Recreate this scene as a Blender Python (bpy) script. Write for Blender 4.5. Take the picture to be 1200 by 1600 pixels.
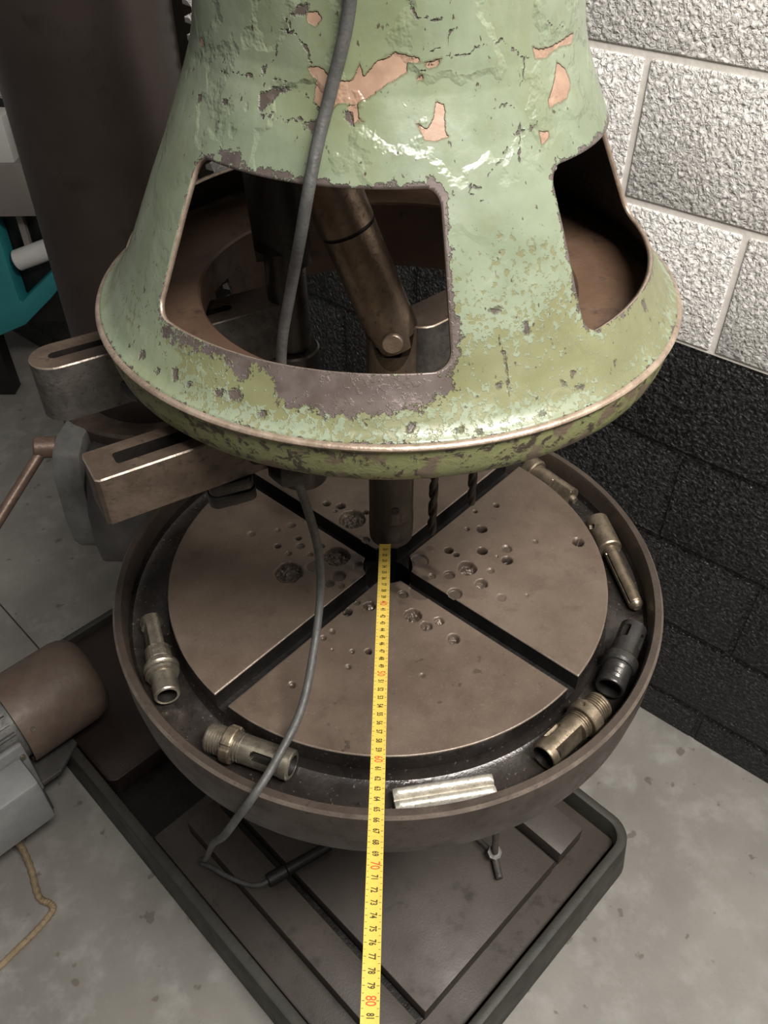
import bpy, bmesh, math, random
import numpy as np
from mathutils import Vector, Matrix

for o in list(bpy.data.objects):
    bpy.data.objects.remove(o)
scene = bpy.context.scene
COL = scene.collection
random.seed(4)
rng = np.random.default_rng(7)
Z0 = 0.83                       # height of the drill table top above the floor
S2 = math.sqrt(0.5)

# ------------------------------------------------------------------ camera
cam_d = bpy.data.cameras.new('camera')
cam_o = bpy.data.objects.new('camera', cam_d)
COL.objects.link(cam_o)
cam_d.sensor_fit = 'VERTICAL'
cam_d.sensor_height = 24.0
cam_d.lens = 1304.3 / 1600.0 * 24.0
cam_d.clip_start = 0.02
PITCH, ROLL = math.radians(42.23), math.radians(-0.15)
fw = Vector((0, math.cos(PITCH), -math.sin(PITCH)))
up = Vector((0, math.sin(PITCH), math.cos(PITCH)))
rt = Vector((1, 0, 0))
rt2 = rt * math.cos(ROLL) + up * math.sin(ROLL)
up2 = -rt * math.sin(ROLL) + up * math.cos(ROLL)
m = Matrix((rt2, up2, -fw)).transposed().to_4x4()
m.translation = Vector((-0.0046, -0.7442, 0.7659 + Z0))
cam_o.matrix_world = m
scene.camera = cam_o

# ------------------------------------------------------------------ light
world = bpy.data.worlds.new('room_light')
scene.world = world
world.use_nodes = True
bg = world.node_tree.nodes['Background']
bg.inputs[0].default_value = (1.0, 0.97, 0.94, 1)
bg.inputs[1].default_value = 0.15

def area_light(name, loc, target, size, size_y, power, col=(1, 0.965, 0.92)):
    d = bpy.data.lights.new(name, 'AREA')
    d.shape = 'RECTANGLE'; d.size = size; d.size_y = size_y
    d.energy = power; d.color = col
    o = bpy.data.objects.new(name, d); COL.objects.link(o)
    o.location = loc
    o.rotation_euler = (Vector(target) - Vector(loc)).to_track_quat('-Z', 'Y').to_euler()
    return o
# ceiling lamp over the aisle, plus a weak unseen fill lamp added at left
area_light('ceiling_lamp', (0.75, -0.95, 2.8), (0.45, -0.35, 0.5), 1.3, 0.4, 102)
area_light('fill_lamp', (-1.1, -0.2, 2.95), (-0.9, 0.0, 0), 1.5, 0.3, 3)

scene.view_settings.view_transform = 'Standard'
scene.view_settings.look = 'None'
scene.view_settings.gamma = 1.0
scene.view_settings.use_curve_mapping = False
scene.view_settings.exposure = 0.0

# ------------------------------------------------------------------ helpers
def lin(c):
    r = []
    for v in c[:3]:
        v = v / 255.0
        r.append(v / 12.92 if v <= 0.04045 else ((v + 0.055) / 1.055) ** 2.4)
    return (r[0], r[1], r[2], 1.0)

class NT:
    def __init__(s, name):
        s.m = bpy.data.materials.new(name); s.m.use_nodes = True
        s.t = s.m.node_tree; s.n = s.t.nodes; s.l = s.t.links
        s.b = s.n['Principled BSDF']
        s._pos = None
    def pos(s):
        if s._pos is None:
            s._pos = s.n.new('ShaderNodeNewGeometry').outputs['Position']
        return s._pos
    def put(s, sock, v):
        if hasattr(v, 'is_linked') or hasattr(v, 'links'):
            s.l.new(v, sock)
        else:
            sock.default_value = v
    def noise(s, scale, detail=4, rough=0.55, vec=None, dist=0.0):
        n = s.n.new('ShaderNodeTexNoise')
        n.inputs['Scale'].default_value = scale; n.inputs['Detail'].default_value = detail
        n.inputs['Roughness'].default_value = rough; n.inputs['Distortion'].default_value = dist
        s.l.new(vec if vec is not None else s.pos(), n.inputs['Vector'])
        return n.outputs['Fac']
    def voro(s, scale, feature='F1', vec=None, out='Distance'):
        n = s.n.new('ShaderNodeTexVoronoi'); n.feature = feature
        n.inputs['Scale'].default_value = scale
        s.l.new(vec if vec is not None else s.pos(), n.inputs['Vector'])
        return n.outputs[out]
    def ramp(s, fac, a, b, lo=0.0, hi=1.0):
        n = s.n.new('ShaderNodeMapRange'); n.clamp = True
        s.put(n.inputs[0], fac)
        n.inputs[1].default_value = a; n.inputs[2].default_value = b
        n.inputs[3].default_value = lo; n.inputs[4].default_value = hi
        return n.outputs[0]
    def math(s, op, a, b=0.0, c=0.0):
        n = s.n.new('ShaderNodeMath'); n.operation = op
        s.put(n.inputs[0], a); s.put(n.inputs[1], b); s.put(n.inputs[2], c)
        return n.outputs[0]
    def mix(s, fac, a, b):
        n = s.n.new('ShaderNodeMix'); n.data_type = 'RGBA'
        s.put(n.inputs[0], fac); s.put(n.inputs[6], a); s.put(n.inputs[7], b)
        return n.outputs[2]
    def attr(s, name):
        n = s.n.new('ShaderNodeAttribute'); n.attribute_name = name
        return n.outputs['Fac']
    def scaled(s, sx, sy, sz):
        n = s.n.new('ShaderNodeMapping'); n.inputs['Scale'].default_value = (sx, sy, sz)
        s.l.new(s.pos(), n.inputs['Vector']); return n.outputs[0]
    def bump(s, h, dist=0.001, strength=1.0, prev=None):
        n = s.n.new('ShaderNodeBump'); n.inputs['Strength'].default_value = strength
        n.inputs['Distance'].default_value = dist
        s.l.new(h, n.inputs['Height'])
        if prev is not None: s.l.new(prev, n.inputs['Normal'])
        return n.outputs[0]
    def done(s, col, rough=0.5, metal=0.0, normal=None, spec=None, coat=None):
        s.put(s.b.inputs['Base Color'], col); s.put(s.b.inputs['Roughness'], rough)
        s.put(s.b.inputs['Metallic'], metal)
        if normal is not None: s.l.new(normal, s.b.inputs['Normal'])
        if spec is not None: s.put(s.b.inputs['Specular IOR Level'], spec)
        if coat is not None: s.put(s.b.inputs['Coat Weight'], coat)
        return s.m

def worn(name, c1, c2, c3=None, scale=18.0, metal=0.4, r0=0.35, r1=0.6, bump=0.0006, fine=220.0, spec=0.5, speck=0.0, desat=0.18):
    """oily, blotchy metal: two tones by a broad noise, a third in small flecks"""
    t = NT(name)
    if desat:
        def ds(c):
            g = 0.3 * c[0] + 0.59 * c[1] + 0.11 * c[2]
            return tuple(v + (g - v) * desat for v in c)
        c1, c2 = ds(c1), ds(c2); c3 = ds(c3) if c3 is not None else None
    a = t.noise(scale, 6, 0.65)
    col = t.mix(t.ramp(a, 0.38, 0.64), lin(c1), lin(c2))
    b = t.noise(fine, 4, 0.6)
    if c3 is not None:
        col = t.mix(t.ramp(t.noise(scale * 5, 5, 0.7), 0.56, 0.72), col, lin(c3))
    if speck:
        col = t.mix(t.ramp(t.noise(fine * 1.3, 2), 0.66, 0.72, 0, speck), col, lin((190, 180, 165)))
    nb = t.bump(b, bump, 0.7)
    return t.done(col, t.ramp(t.noise(scale * 2.5, 5), 0.3, 0.7, r0, r1), metal, nb, spec)

M = {}
t = NT('oiled_cast_iron')
a = t.noise(7, 6, 0.65); gm = t.attr('oil_pit_shade'); f1 = t.noise(420, 4, 0.6)
col = t.mix(t.ramp(a, 0.36, 0.66), lin((86, 73, 62)), lin((110, 96, 84)))
col = t.mix(t.ramp(t.noise(30, 6, 0.7), 0.52, 0.74, 0, 0.6), col, lin((80, 66, 56)))
col = t.mix(t.ramp(f1, 0.60, 0.72, 0, 0.35), col, lin((138, 126, 114)))
col = t.mix(t.ramp(t.noise(55, 3, 0.5), 0.70, 0.74, 0, 0.6), col, lin((60, 50, 43)))
col = t.mix(gm, col, lin((20, 18, 17)))
M['table'] = t.done(col, t.ramp(t.math('SUBTRACT', t.noise(18, 5), t.math('MULTIPLY', gm, 0.25)), 0.2, 0.7, 0.25, 0.58), 0.35, t.bump(f1, 0.0004, 0.6))
M['rim'] = worn('oiled_brown_iron', (62, 51, 43), (78, 65, 55), (50, 40, 33), 14, 0.35, 0.34, 0.55, 0.0005, 300)
M['gutter'] = worn('wet_dark_iron', (40, 35, 32), (56, 49, 44), (30, 25, 22), 12, 0.3, 0.12, 0.38, 0.0008, 160, 0.6, 0.2)
M['groove'] = worn('grime_and_floor_shade', (20, 17, 15), (30, 26, 23), None, 20, 0.2, 0.3, 0.6, 0.0012, 180)
M['base'] = worn('dark_base_iron', (56, 49, 43), (69, 61, 54), (46, 39, 33), 5, 0.2, 0.45, 0.65, 0.0004, 260, desat=0.05)
M['base_rim'] = worn('base_rim_paint', (46, 45, 38), (60, 58, 49), (40, 34, 28), 8, 0.1, 0.45, 0.65, 0.0005, 200)
M['base_dark'] = worn('oily_red_brown_iron', (40, 29, 25), (50, 36, 31), None, 6, 0.2, 0.35, 0.55, desat=0.0)
M['column'] = worn('column_steel', (58, 47, 42), (70, 58, 53), (50, 39, 34), 4, 0.45, 0.3, 0.46, 0.0001, 90, 0.5, 0.0)
M['rack'] = worn('rack_steel', (34, 29, 26), (46, 40, 36), None, 20, 0.6, 0.35, 0.5)
M['arm'] = worn('brown_clamp_arm', (72, 58, 47), (94, 77, 63), (52, 41, 33), 26, 0.35, 0.36, 0.6, 0.0008, 220)
M['arm_dark'] = worn('grimy_arm_side', (64, 59, 54), (88, 82, 75), (42, 37, 34), 40, 0.3, 0.4, 0.65, 0.0016, 120)
M['black'] = worn('black_oxide', (28, 24, 22), (40, 34, 30), None, 30, 0.4, 0.22, 0.45, 0.0006, 200)
M['inner'] = worn('greasy_shaded_inside', (26, 21, 18), (36, 29, 24), (18, 15, 13), 18, 0.15, 0.35, 0.6, 0.001, 150)  # greasy inner faces, darkened further to paint in the shade there
M['ring'] = worn('brown_ring', (92, 70, 55), (106, 82, 65), (64, 48, 38), 12, 0.25, 0.3, 0.55, 0.0006, 200, desat=0.05)
M['shaft'] = worn('worn_shaft', (118, 98, 80), (146, 124, 102), (84, 66, 53), 30, 0.75, 0.28, 0.5, 0.0006, 220)
M['spindle'] = worn('dark_spindle', (56, 50, 44), (72, 64, 56), None, 20, 0.6, 0.25, 0.42, 0.0003, 260)
M['steel'] = worn('tool_steel', (142, 132, 114), (166, 156, 136), (98, 86, 72), 60, 0.85, 0.24, 0.45, 0.0003, 400)
M['steel_brown'] = worn('brown_tool_steel', (120, 106, 86), (150, 134, 110), (84, 70, 56), 60, 0.8, 0.28, 0.5, 0.0005, 300)
M['blackened'] = worn('blackened_tool', (62, 60, 58), (78, 75, 72), (48, 44, 42), 50, 0.75, 0.25, 0.42, 0.0004, 300)
M['pitted'] = worn('pitted_bright_steel', (190, 182, 166), (212, 205, 190), (96, 84, 72), 70, 0.6, 0.32, 0.55, 0.001, 240)
M['bore'] = worn('dark_bore', (26, 23, 20), (36, 31, 27), None, 30, 0.3, 0.4, 0.6)
M['edge'] = worn('bare_worn_edge', (150, 128, 108), (182, 160, 138), (112, 92, 76), 60, 0.6, 0.28, 0.45)
M['worn_arris'] = worn('worn_arris', (112, 98, 86), (136, 121, 107), (92, 78, 66), 40, 0.5, 0.3, 0.5)
M['grey_cast'] = worn('grey_painted_casting', (96, 95, 91), (120, 118, 113), (84, 92, 70), 22, 0.05, 0.4, 0.6, 0.0012, 120)
M['grey_dark'] = worn('dark_grey_casting', (58, 55, 53), (74, 70, 67), None, 20, 0.05, 0.4, 0.55)
M['bar'] = worn('brown_bar', (98, 76, 63), (120, 95, 79), None, 40, 0.4, 0.35, 0.5)
M['motor'] = worn('rusty_fan_cover', (96, 78, 66), (114, 95, 80), (110, 78, 66), 12, 0.1, 0.45, 0.65, 0.001, 90)
M['motor_fin'] = worn('grey_motor_body', (96, 94, 90), (116, 114, 108), (66, 60, 54), 30, 0.2, 0.45, 0.6)
M['box'] = worn('grey_terminal_box', (128, 128, 126), (140, 140, 137), None, 20, 0.1, 0.4, 0.55)
M['cable'] = worn('grey_cable_sheath', (60, 59, 56), (74, 73, 70), (48, 46, 43), 60, 0.0, 0.45, 0.65)
M['braid'] = worn('tan_braided_cord', (112, 92, 64), (140, 118, 84), (50, 43, 36), 28, 0.0, 0.6, 0.8, 0.001, 300)
M['rubber'] = worn('black_plug', (14, 13, 12), (20, 19, 18), None, 30, 0.0, 0.4, 0.55)
M['teal'] = worn('teal_paint', (40, 118, 122), (46, 128, 132), None, 4, 0.0, 0.4, 0.5, desat=0.0)
M['beige'] = worn('beige_grey_paint', (118, 110, 102), (128, 120, 112), None, 5, 0.0, 0.5, 0.6)
M['pale'] = worn('pale_plastic', (196, 192, 186), (206, 202, 196), None, 10, 0.0, 0.4, 0.5)
M['ink'] = worn('black_ink', (60, 52, 14), (66, 58, 18), None, 10, 0.0, 0.5, 0.6, desat=0.0)
M['red_ink'] = worn('red_ink', (176, 70, 34), (184, 76, 40), None, 10, 0.0, 0.5, 0.6, desat=0.0)
M['tape'] = worn('yellow_tape', (192, 165, 74), (198, 171, 82), None, 10, 0.0, 0.35, 0.45, desat=0.0)
M['mortar_w'] = worn('white_joint', (226, 219, 210), (234, 228, 219), None, 10, 0.0, 0.5, 0.6, 0.002, 60, desat=0.0)

# concrete floor
t = NT('concrete_floor')
a = t.noise(2.2, 7, 0.6); b = t.noise(14, 6, 0.65); c = t.noise(90, 4, 0.6)
col = t.mix(t.ramp(a, 0.32, 0.68), lin((108, 104, 98)), lin((138, 134, 127)))
col = t.mix(t.ramp(b, 0.5, 0.75, 0, 0.55), col, lin((160, 157, 151)))
col = t.mix(t.ramp(t.noise(26, 3, 0.5), 0.665, 0.70, 0, 0.75), col, lin((92, 84, 76)))
col = t.mix(t.ramp(c, 0.62, 0.72, 0, 0.4), col, lin((112, 106, 98)))
M['floor'] = t.done(col, t.ramp(b, 0.3, 0.7, 0.38, 0.6), 0.0, t.bump(c, 0.0008, 0.5))
t = NT('floor_joint'); M['floor_joint'] = t.done(t.mix(t.noise(30), lin((70, 64, 58)), lin((90, 84, 76))), 0.8)

# rough-faced concrete block, painted white / black
def block_mat(name, c1, c2, r0, r1, dist, fleck=None):
    t = NT(name)
    n1 = t.noise(125, 5, 0.55, dist=0.6); n2 = t.voro(150, 'SMOOTH_F1'); n3 = t.noise(300, 3)
    h = t.math('ADD', t.ramp(n1, 0.36, 0.55), t.math('MULTIPLY', t.ramp(n2, 0.25, 0.65), -0.5))
    h = t.math('ADD', h, t.math('MULTIPLY', n3, 0.12))
    col = t.mix(t.ramp(t.noise(6, 5), 0.35, 0.65), lin(c1), lin(c2))
    return t.done(col, t.ramp(n1, 0.3, 0.7, r0, r1), 0.0, t.bump(h, dist, 1.0), 0.5)
M['block_white'] = block_mat('white_painted_block', (240, 235, 228), (246, 242, 236), 0.5, 0.65, 0.0032)
M['block_black'] = block_mat('black_painted_block', (11, 11, 11), (15, 15, 15), 0.34, 0.5, 0.004)

# green bell paint (masks primer / bare / chip are stored on the mesh as soft fields, the shader cuts the ragged edge)
t = NT('chipped_green_paint')
pz = t.n.new('ShaderNodeSeparateXYZ'); t.l.new(t.pos(), pz.inputs[0]); zz = pz.outputs[2]
big = t.noise(14, 5, 0.6); fl = t.noise(190, 5, 0.6, dist=0.2); st = t.noise(9, 5, 0.65, vec=t.scaled(1, 1, 0.16))
mint = t.mix(t.ramp(big, 0.35, 0.66), lin((108, 118, 96)), lin((128, 137, 116)))
mint = t.mix(t.ramp(st, 0.50, 0.66, 0, 0.7), mint, lin((110, 116, 84)))
olive = t.mix(t.ramp(big, 0.35, 0.66), lin((102, 103, 72)), lin((118, 119, 86)))
lvl = t.ramp(zz, Z0 + 0.42, Z0 + 0.55, -0.13, 0.34)
low = t.ramp(zz, Z0 + 0.400, Z0 + 0.426, 0.17, 0.0)
fm = t.math('ADD', t.math('ADD', t.math('ADD', fl, t.math('MULTIPLY', big, 0.6)), lvl), low)
fm = t.math('ADD', fm, t.math('MULTIPLY', t.attr('west'), 0.22))
col = t.mix(t.ramp(fm, 0.80, 0.85), olive, mint)
dirt = t.ramp(t.noise(38, 6, 0.7), 0.58, 0.74, 0, 0.6)
col = t.mix(dirt, col, lin((106, 106, 74)))
col = t.mix(t.ramp(t.noise(9, 6, 0.7, vec=t.scaled(1, 1, 0.3)), 0.60, 0.78, 0, 0.35), col, lin((92, 86, 58)))
sp1 = t.ramp(t.noise(190, 3, 0.6, vec=t.scaled(1, 1, 0.55)), 0.665, 0.70)
col = t.mix(sp1, col, lin((70, 64, 52)))
rag = t.math('MULTIPLY', t.math('SUBTRACT', t.math('ADD', t.noise(130, 5, 0.65), t.math('MULTIPLY', t.noise(420, 3), 0.4)), 0.7), 1.5)
rag1 = t.math('MULTIPLY', rag, 0.5)
pr = t.ramp(t.math('ADD', t.attr('primer'), t.math('MULTIPLY', rag, 0.22)), 0.47, 0.53)
ba = t.ramp(t.math('ADD', t.attr('bare'), rag), 0.46, 0.54)
ch = t.ramp(t.math('ADD', t.attr('chip'), rag1), 0.42, 0.58)
halo = t.ramp(t.math('ADD', t.attr('primer'), t.math('MULTIPLY', rag, 0.22)), 0.36, 0.46)
col = t.mix(t.math('MULTIPLY', halo, 0.8), col, lin((98, 96, 72)))
col = t.mix(ba, col, t.mix(t.ramp(t.noise(60, 5), 0.4, 0.65), lin((112, 101, 97)), lin((92, 81, 75))))
col = t.mix(pr, col, t.mix(t.ramp(t.noise(45, 5), 0.35, 0.65), lin((158, 130, 110)), lin((134, 107, 88))))
col = t.mix(ch, col, t.mix(t.noise(70), lin((66, 58, 52)), lin((92, 82, 75))))
hh = t.math('ADD', t.math('ADD', pr, ba), ch)
upz = t.ramp(zz, Z0 + 0.52, Z0 + 0.58, 0.25, 1.0)
flake = t.ramp(t.noise(17, 5, 0.5), 0.47, 0.53)
h = t.math('ADD', t.math('MULTIPLY', t.math('MULTIPLY', flake, upz), 0.45), t.math('MULTIPLY', t.math('MULTIPLY', t.noise(60, 4), upz), 0.2))
h2 = t.math('ADD', t.math('SUBTRACT', h, t.math('MULTIPLY', hh, 0.55)), t.math('MULTIPLY', t.ramp(fm, 0.80, 0.85), 0.10))
nb = t.bump(h2, 0.0028, 0.9)
M['green'] = t.done(col, t.ramp(t.noise(30, 4), 0.35, 0.7, 0.24, 0.46), t.math('MULTIPLY', ba, 0.4), nb, 0.55)

# the band under the lip: olive paint flaking off brown iron
t = NT('flaking_band_paint')
fl = t.noise(75, 6, 0.72, vec=t.scaled(1, 1, 1.2), dist=0.4)
col = t.mix(t.ramp(fl, 0.53, 0.57), lin((122, 124, 84)), lin((68, 58, 49)))
col = t.mix(t.ramp(t.noise(40, 4), 0.56, 0.62), col, lin((108, 94, 78)))
M['band'] = t.done(col, 0.42, 0.05, t.bump(fl, 0.002, 0.6))

def mesh_from(name, verts, faces, smooth=False):
    me = bpy.data.meshes.new(name)
    me.from_pydata([tuple(map(float, v)) for v in verts], [], faces)
    bm = bmesh.new(); bm.from_mesh(me)
    bmesh.ops.recalc_face_normals(bm, faces=bm.faces)
    bm.to_mesh(me); bm.free()
    if smooth: smooth_angle(me)
    return me

def smooth_angle(me, ang=math.radians(32)):
    me.polygons.foreach_set('use_smooth', [True] * len(me.polygons))
    bm = bmesh.new(); bm.from_mesh(me)
    for e in bm.edges:
        if len(e.link_faces) == 2 and e.calc_face_angle(0) > ang: e.smooth = False
    bm.to_mesh(me); bm.free()

def world_loc(o):
    v = Vector((0, 0, 0))
    while o is not None:
        v = v + o.location; o = o.parent
    return v

def add(name, me, mat, parent=None):
    o = bpy.data.objects.new(name, me); COL.objects.link(o)
    if mat is not None:
        for k in (mat if isinstance(mat, (list, tuple)) else [mat]): me.materials.append(k)
    if parent is not None:
        o.parent = parent
        o.location = -world_loc(parent)
    return o

def thing(name, label, cat, loc=(0, 0, 0), group=None):
    o = bpy.data.objects.new(name, None); COL.objects.link(o)
    o.empty_display_size = 0.05
    o.location = loc; o['label'] = label; o['category'] = cat
    if group: o['group'] = group
    return o

class MB:
    """collects simple solids into one mesh"""
    def __init__(s): s.v = []; s.f = []; s.mi = []
    def put(s, v, f, mi=0):
        n = len(s.v); s.v += [tuple(map(float, q)) for q in v]
        s.f += [[i + n for i in q] for q in f]; s.mi += [mi] * len(f); return s
    def box(s, c, size, R=None, mi=0):
        v = [Vector(((i - .5) * size[0], (j - .5) * size[1], (k - .5) * size[2])) for i in (0, 1) for j in (0, 1) for k in (0, 1)]
        if R is not None: v = [R @ q for q in v]
        v = [q + Vector(c) for q in v]
        return s.put(v, [(0, 1, 3, 2), (4, 6, 7, 5), (0, 4, 5, 1), (2, 3, 7, 6), (0, 2, 6, 4), (1, 5, 7, 3)], mi)
    def prism(s, pts, z0, z1, T=None, mi=0):
        n = len(pts)
        v = [Vector((x, y, z0)) for x, y in pts] + [Vector((x, y, z1)) for x, y in pts]
        if T is not None: v = [T @ q for q in v]
        return s.put(v, [tuple(range(n))[::-1], tuple(range(n, 2 * n))] + [(i, (i + 1) % n, n + (i + 1) % n, n + i) for i in range(n)], mi)
    def lathe(s, prof, n=48, T=None, mod=None, mi=0, a0=0.0):
        """prof: (radius, height) list; closes at radius 0"""
        rows = []; v = []; f = []
        for r, h in prof:
            if r < 1e-6:
                rows.append([len(v)]); v.append(Vector((0, 0, h)))
            else:
                row = []
                for k in range(n):
                    a = a0 + 2 * math.pi * k / n
                    rr, hh = (r, h) if mod is None else mod(r, h, a)
                    row.append(len(v)); v.append(Vector((rr * math.cos(a), rr * math.sin(a), hh)))
                rows.append(row)
        for A, B in zip(rows[:-1], rows[1:]):
            for k in range(n):
                k2 = (k + 1) % n
                if len(A) == 1 and len(B) == 1: break
                if len(A) == 1: f.append((A[0], B[k2], B[k]))
                elif len(B) == 1: f.append((A[k], A[k2], B[0]))
                else: f.append((A[k], A[k2], B[k2], B[k]))
        if T is not None: v = [T @ q for q in v]
        return s.put(v, f, mi)
    def cyl(s, p, q, r, n=24, r2=None, mi=0, cap=True, ch=0.0):
        p, q = Vector(p), Vector(q); L = (q - p).length
        r2 = r if r2 is None else r2
        prof = ([(0, 0)] if cap else []) + ([(r - ch, 0), (r, ch)] if ch else [(r, 0)]) + ([(r2, L - ch), (r2 - ch, L)] if ch else [(r2, L)]) + ([(0, L)] if cap else [])
        return s.lathe(prof, n, frame(p, q - p), mi=mi)
    def tube(s, pts, r, n=10, mi=0):
        pts = [Vector(q) for q in pts]; rad = r if isinstance(r, (list, tuple)) else [r] * len(pts)
        v = []; f = []; nrm = None
        for i, q in enumerate(pts):
            d = (pts[min(i + 1, len(pts) - 1)] - pts[max(i - 1, 0)]).normalized()
            if nrm is None: nrm = d.orthogonal().normalized()
            nrm = (nrm - d * nrm.dot(d)).normalized(); b = d.cross(nrm)
            for k in range(n):
                a = 2 * math.pi * k / n
                v.append(q + (nrm * math.cos(a) + b * math.sin(a)) * rad[i])
        for i in range(len(pts) - 1):
            for k in range(n):
                f.append((i * n + k, i * n + (k + 1) % n, (i + 1) * n + (k + 1) % n, (i + 1) * n + k))
        f.append(tuple(range(n))[::-1]); f.append(tuple(range((len(pts) - 1) * n, len(pts) * n)))
        return s.put(v, f, mi)
    def build(s, name, mat, parent=None, smooth=True, bevel=0.0, seg=2):
        me = mesh_from(name, s.v, s.f)
        if any(s.mi): me.polygons.foreach_set('material_index', s.mi)
        if bevel:
            bm = bmesh.new(); bm.from_mesh(me)
            ed = [e for e in bm.edges if len(e.link_faces) == 2 and e.calc_face_angle(0) > 0.5]
            bmesh.ops.bevel(bm, geom=ed, offset=bevel, segments=seg, affect='EDGES', profile=0.5)
            bm.to_mesh(me); bm.free()
        if smooth: smooth_angle(me)
        return add(name, me, mat, parent)

def frame(o, d, xhint=None):
    d = Vector(d).normalized()
    x = (Vector(xhint) if xhint is not None else (Vector((0, 0, 1)) if abs(d.z) < 0.9 else Vector((1, 0, 0))))
    x = (x - d * x.dot(d)).normalized(); y = d.cross(x)
    T = Matrix((x, y, d)).transposed().to_4x4(); T.translation = Vector(o)
    return T

def spline(pts, n=12):
    P = [Vector(q) for q in pts]; P = [2 * P[0] - P[1]] + P + [2 * P[-1] - P[-2]]; out = []
    for i in range(1, len(P) - 2):
        a, b, c, d = P[i - 1:i + 3]
        for k in range(n):
            t = k / n
            out.append(0.5 * ((2 * b) + (c - a) * t + (2 * a - 5 * b + 4 * c - d) * t * t + (3 * b - a - 3 * c + d) * t ** 3))
    out.append(P[-2]); return out

def rrect(w, h, r, n=6, cx=0.0, cy=0.0):
    out = []
    for sx, sy, a0 in ((1, 1, 0), (-1, 1, 90), (-1, -1, 180), (1, -1, 270)):
        for k in range(n + 1):
            a = math.radians(a0 + 90 * k / n)
            out.append((cx + sx * (w / 2 - r) + r * math.cos(a), cy + sy * (h / 2 - r) + r * math.sin(a)))
    return out

def uv(u, v): return ((u + v) * S2, (v - u) * S2)     # machine axes (u away from the column) to room axes
ROT45 = Matrix.Rotation(math.radians(-45), 4, 'Z')

# ---- measured data: table pits (x, y, radius, kind) and paint losses on the bell (azimuth, height)
HOLES = [(0.1257, 0.0652, 0.0072, 1), (0.1226, 0.0241, 0.007, 1), (0.1549, 0.0279, 0.007, 0.4), (0.1531, 0.007, 0.0072, 0.7), (0.25, 0.0399, 0.0075, 1), (0.1009, -0.0069, 0.0123, 2), (0.0772, -0.0187, 0.0073, 0.6), (0.0792, 0.0251, 0.0061, 0.9), (0.0884, 0.0172, 0.0042, 0.7), (0.1496, 0.1126, 0.0041, 0.7), (0.1198, 0.1, 0.0029, 0.7), (0.1058, 0.0653, 0.004, 0.6), (0.1303, -0.0115, 0.0049, 0.3), (0.1942, 0.0413, 0.004, 0.3), (0.1162, -0.0335, 0.0081, 2), (0.139, -0.0567, 0.0066, 0.15), (0.0824, -0.0502, 0.0093, 0.6), (0.0556, -0.0205, 0.0049, 0.3), (0.04, -0.0458, 0.0146, 0.3), (0.0403, 0.0058, 0.0123, 0.3), (0.1709, -0.0533, 0.0027, 0.2), (0.141, 0.0139, 0.0022, 0.4), (0.2623, -0.0138, 0.0017, 0.2), (-0.1255, -0.014, 0.018, 2), (-0.0953, -0.003, 0.0105, 0.3), (-0.0659, 0.0148, 0.0176, 2), (-0.0479, 0.0854, 0.0184, 2), (-0.0622, -0.0205, 0.0092, 0.6), (-0.0731, -0.0329, 0.0068, 0.6), (-0.1291, 0.0732, 0.0059, 0.6), (-0.1465, 0.0644, 0.0039, 0.4), (-0.1808, 0.0575, 0.0054, 0.3), (-0.1176, 0.0486, 0.0043, 0.7), (-0.1141, 0.034, 0.0057, 0.6), (-0.1437, 0.0341, 0.0043, 0.8), (-0.1283, 0.02, 0.0043, 0.5), (-0.1001, 0.0182, 0.0042, 0.5), (-0.0838, 0.1169, 0.0055, 0.7), (-0.0641, 0.1119, 0.0065, 0.8), (-0.0719, 0.1019, 0.0037, 0.6), (-0.0298, 0.0992, 0.0045, 0.8), (-0.029, 0.0449, 0.006, 0.5), (-0.049, -0.0796, 0.0062, 0.7), (-0.0384, -0.0646, 0.0049, 0.5), (-0.0229, -0.0705, 0.0078, 2), (-0.0663, -0.1099, 0.0043, 0.4), (-0.0764, -0.1195, 0.0039, 0.6), (-0.0419, -0.1396, 0.0032, 0.6), (-0.0231, -0.1396, 0.0042, 0.8), (0.0296, -0.0851, 0.011, 2), (0.0452, -0.102, 0.0076, 2), (0.0607, -0.0937, 0.0066, 2), (0.0763, -0.1213, 0.0075, 2), (0.0182, -0.0514, 0.0067, 0.5), (-0.0363, -0.0032, 0.0081, 0.6), (-0.0582, -0.0375, 0.005, 0.4), (-0.0868, 0.0332, 0.0048, 0.5), (-0.0651, -0.1369, 0.0021, 0.3), (-0.1076, -0.1859, 0.0044, 0.6), (-0.0457, -0.1615, 0.0036, 0.5), (0.038, -0.1733, 0.0036, 0.2), (0.0279, 0.0021, 0.0073, 0.4)]
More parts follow.
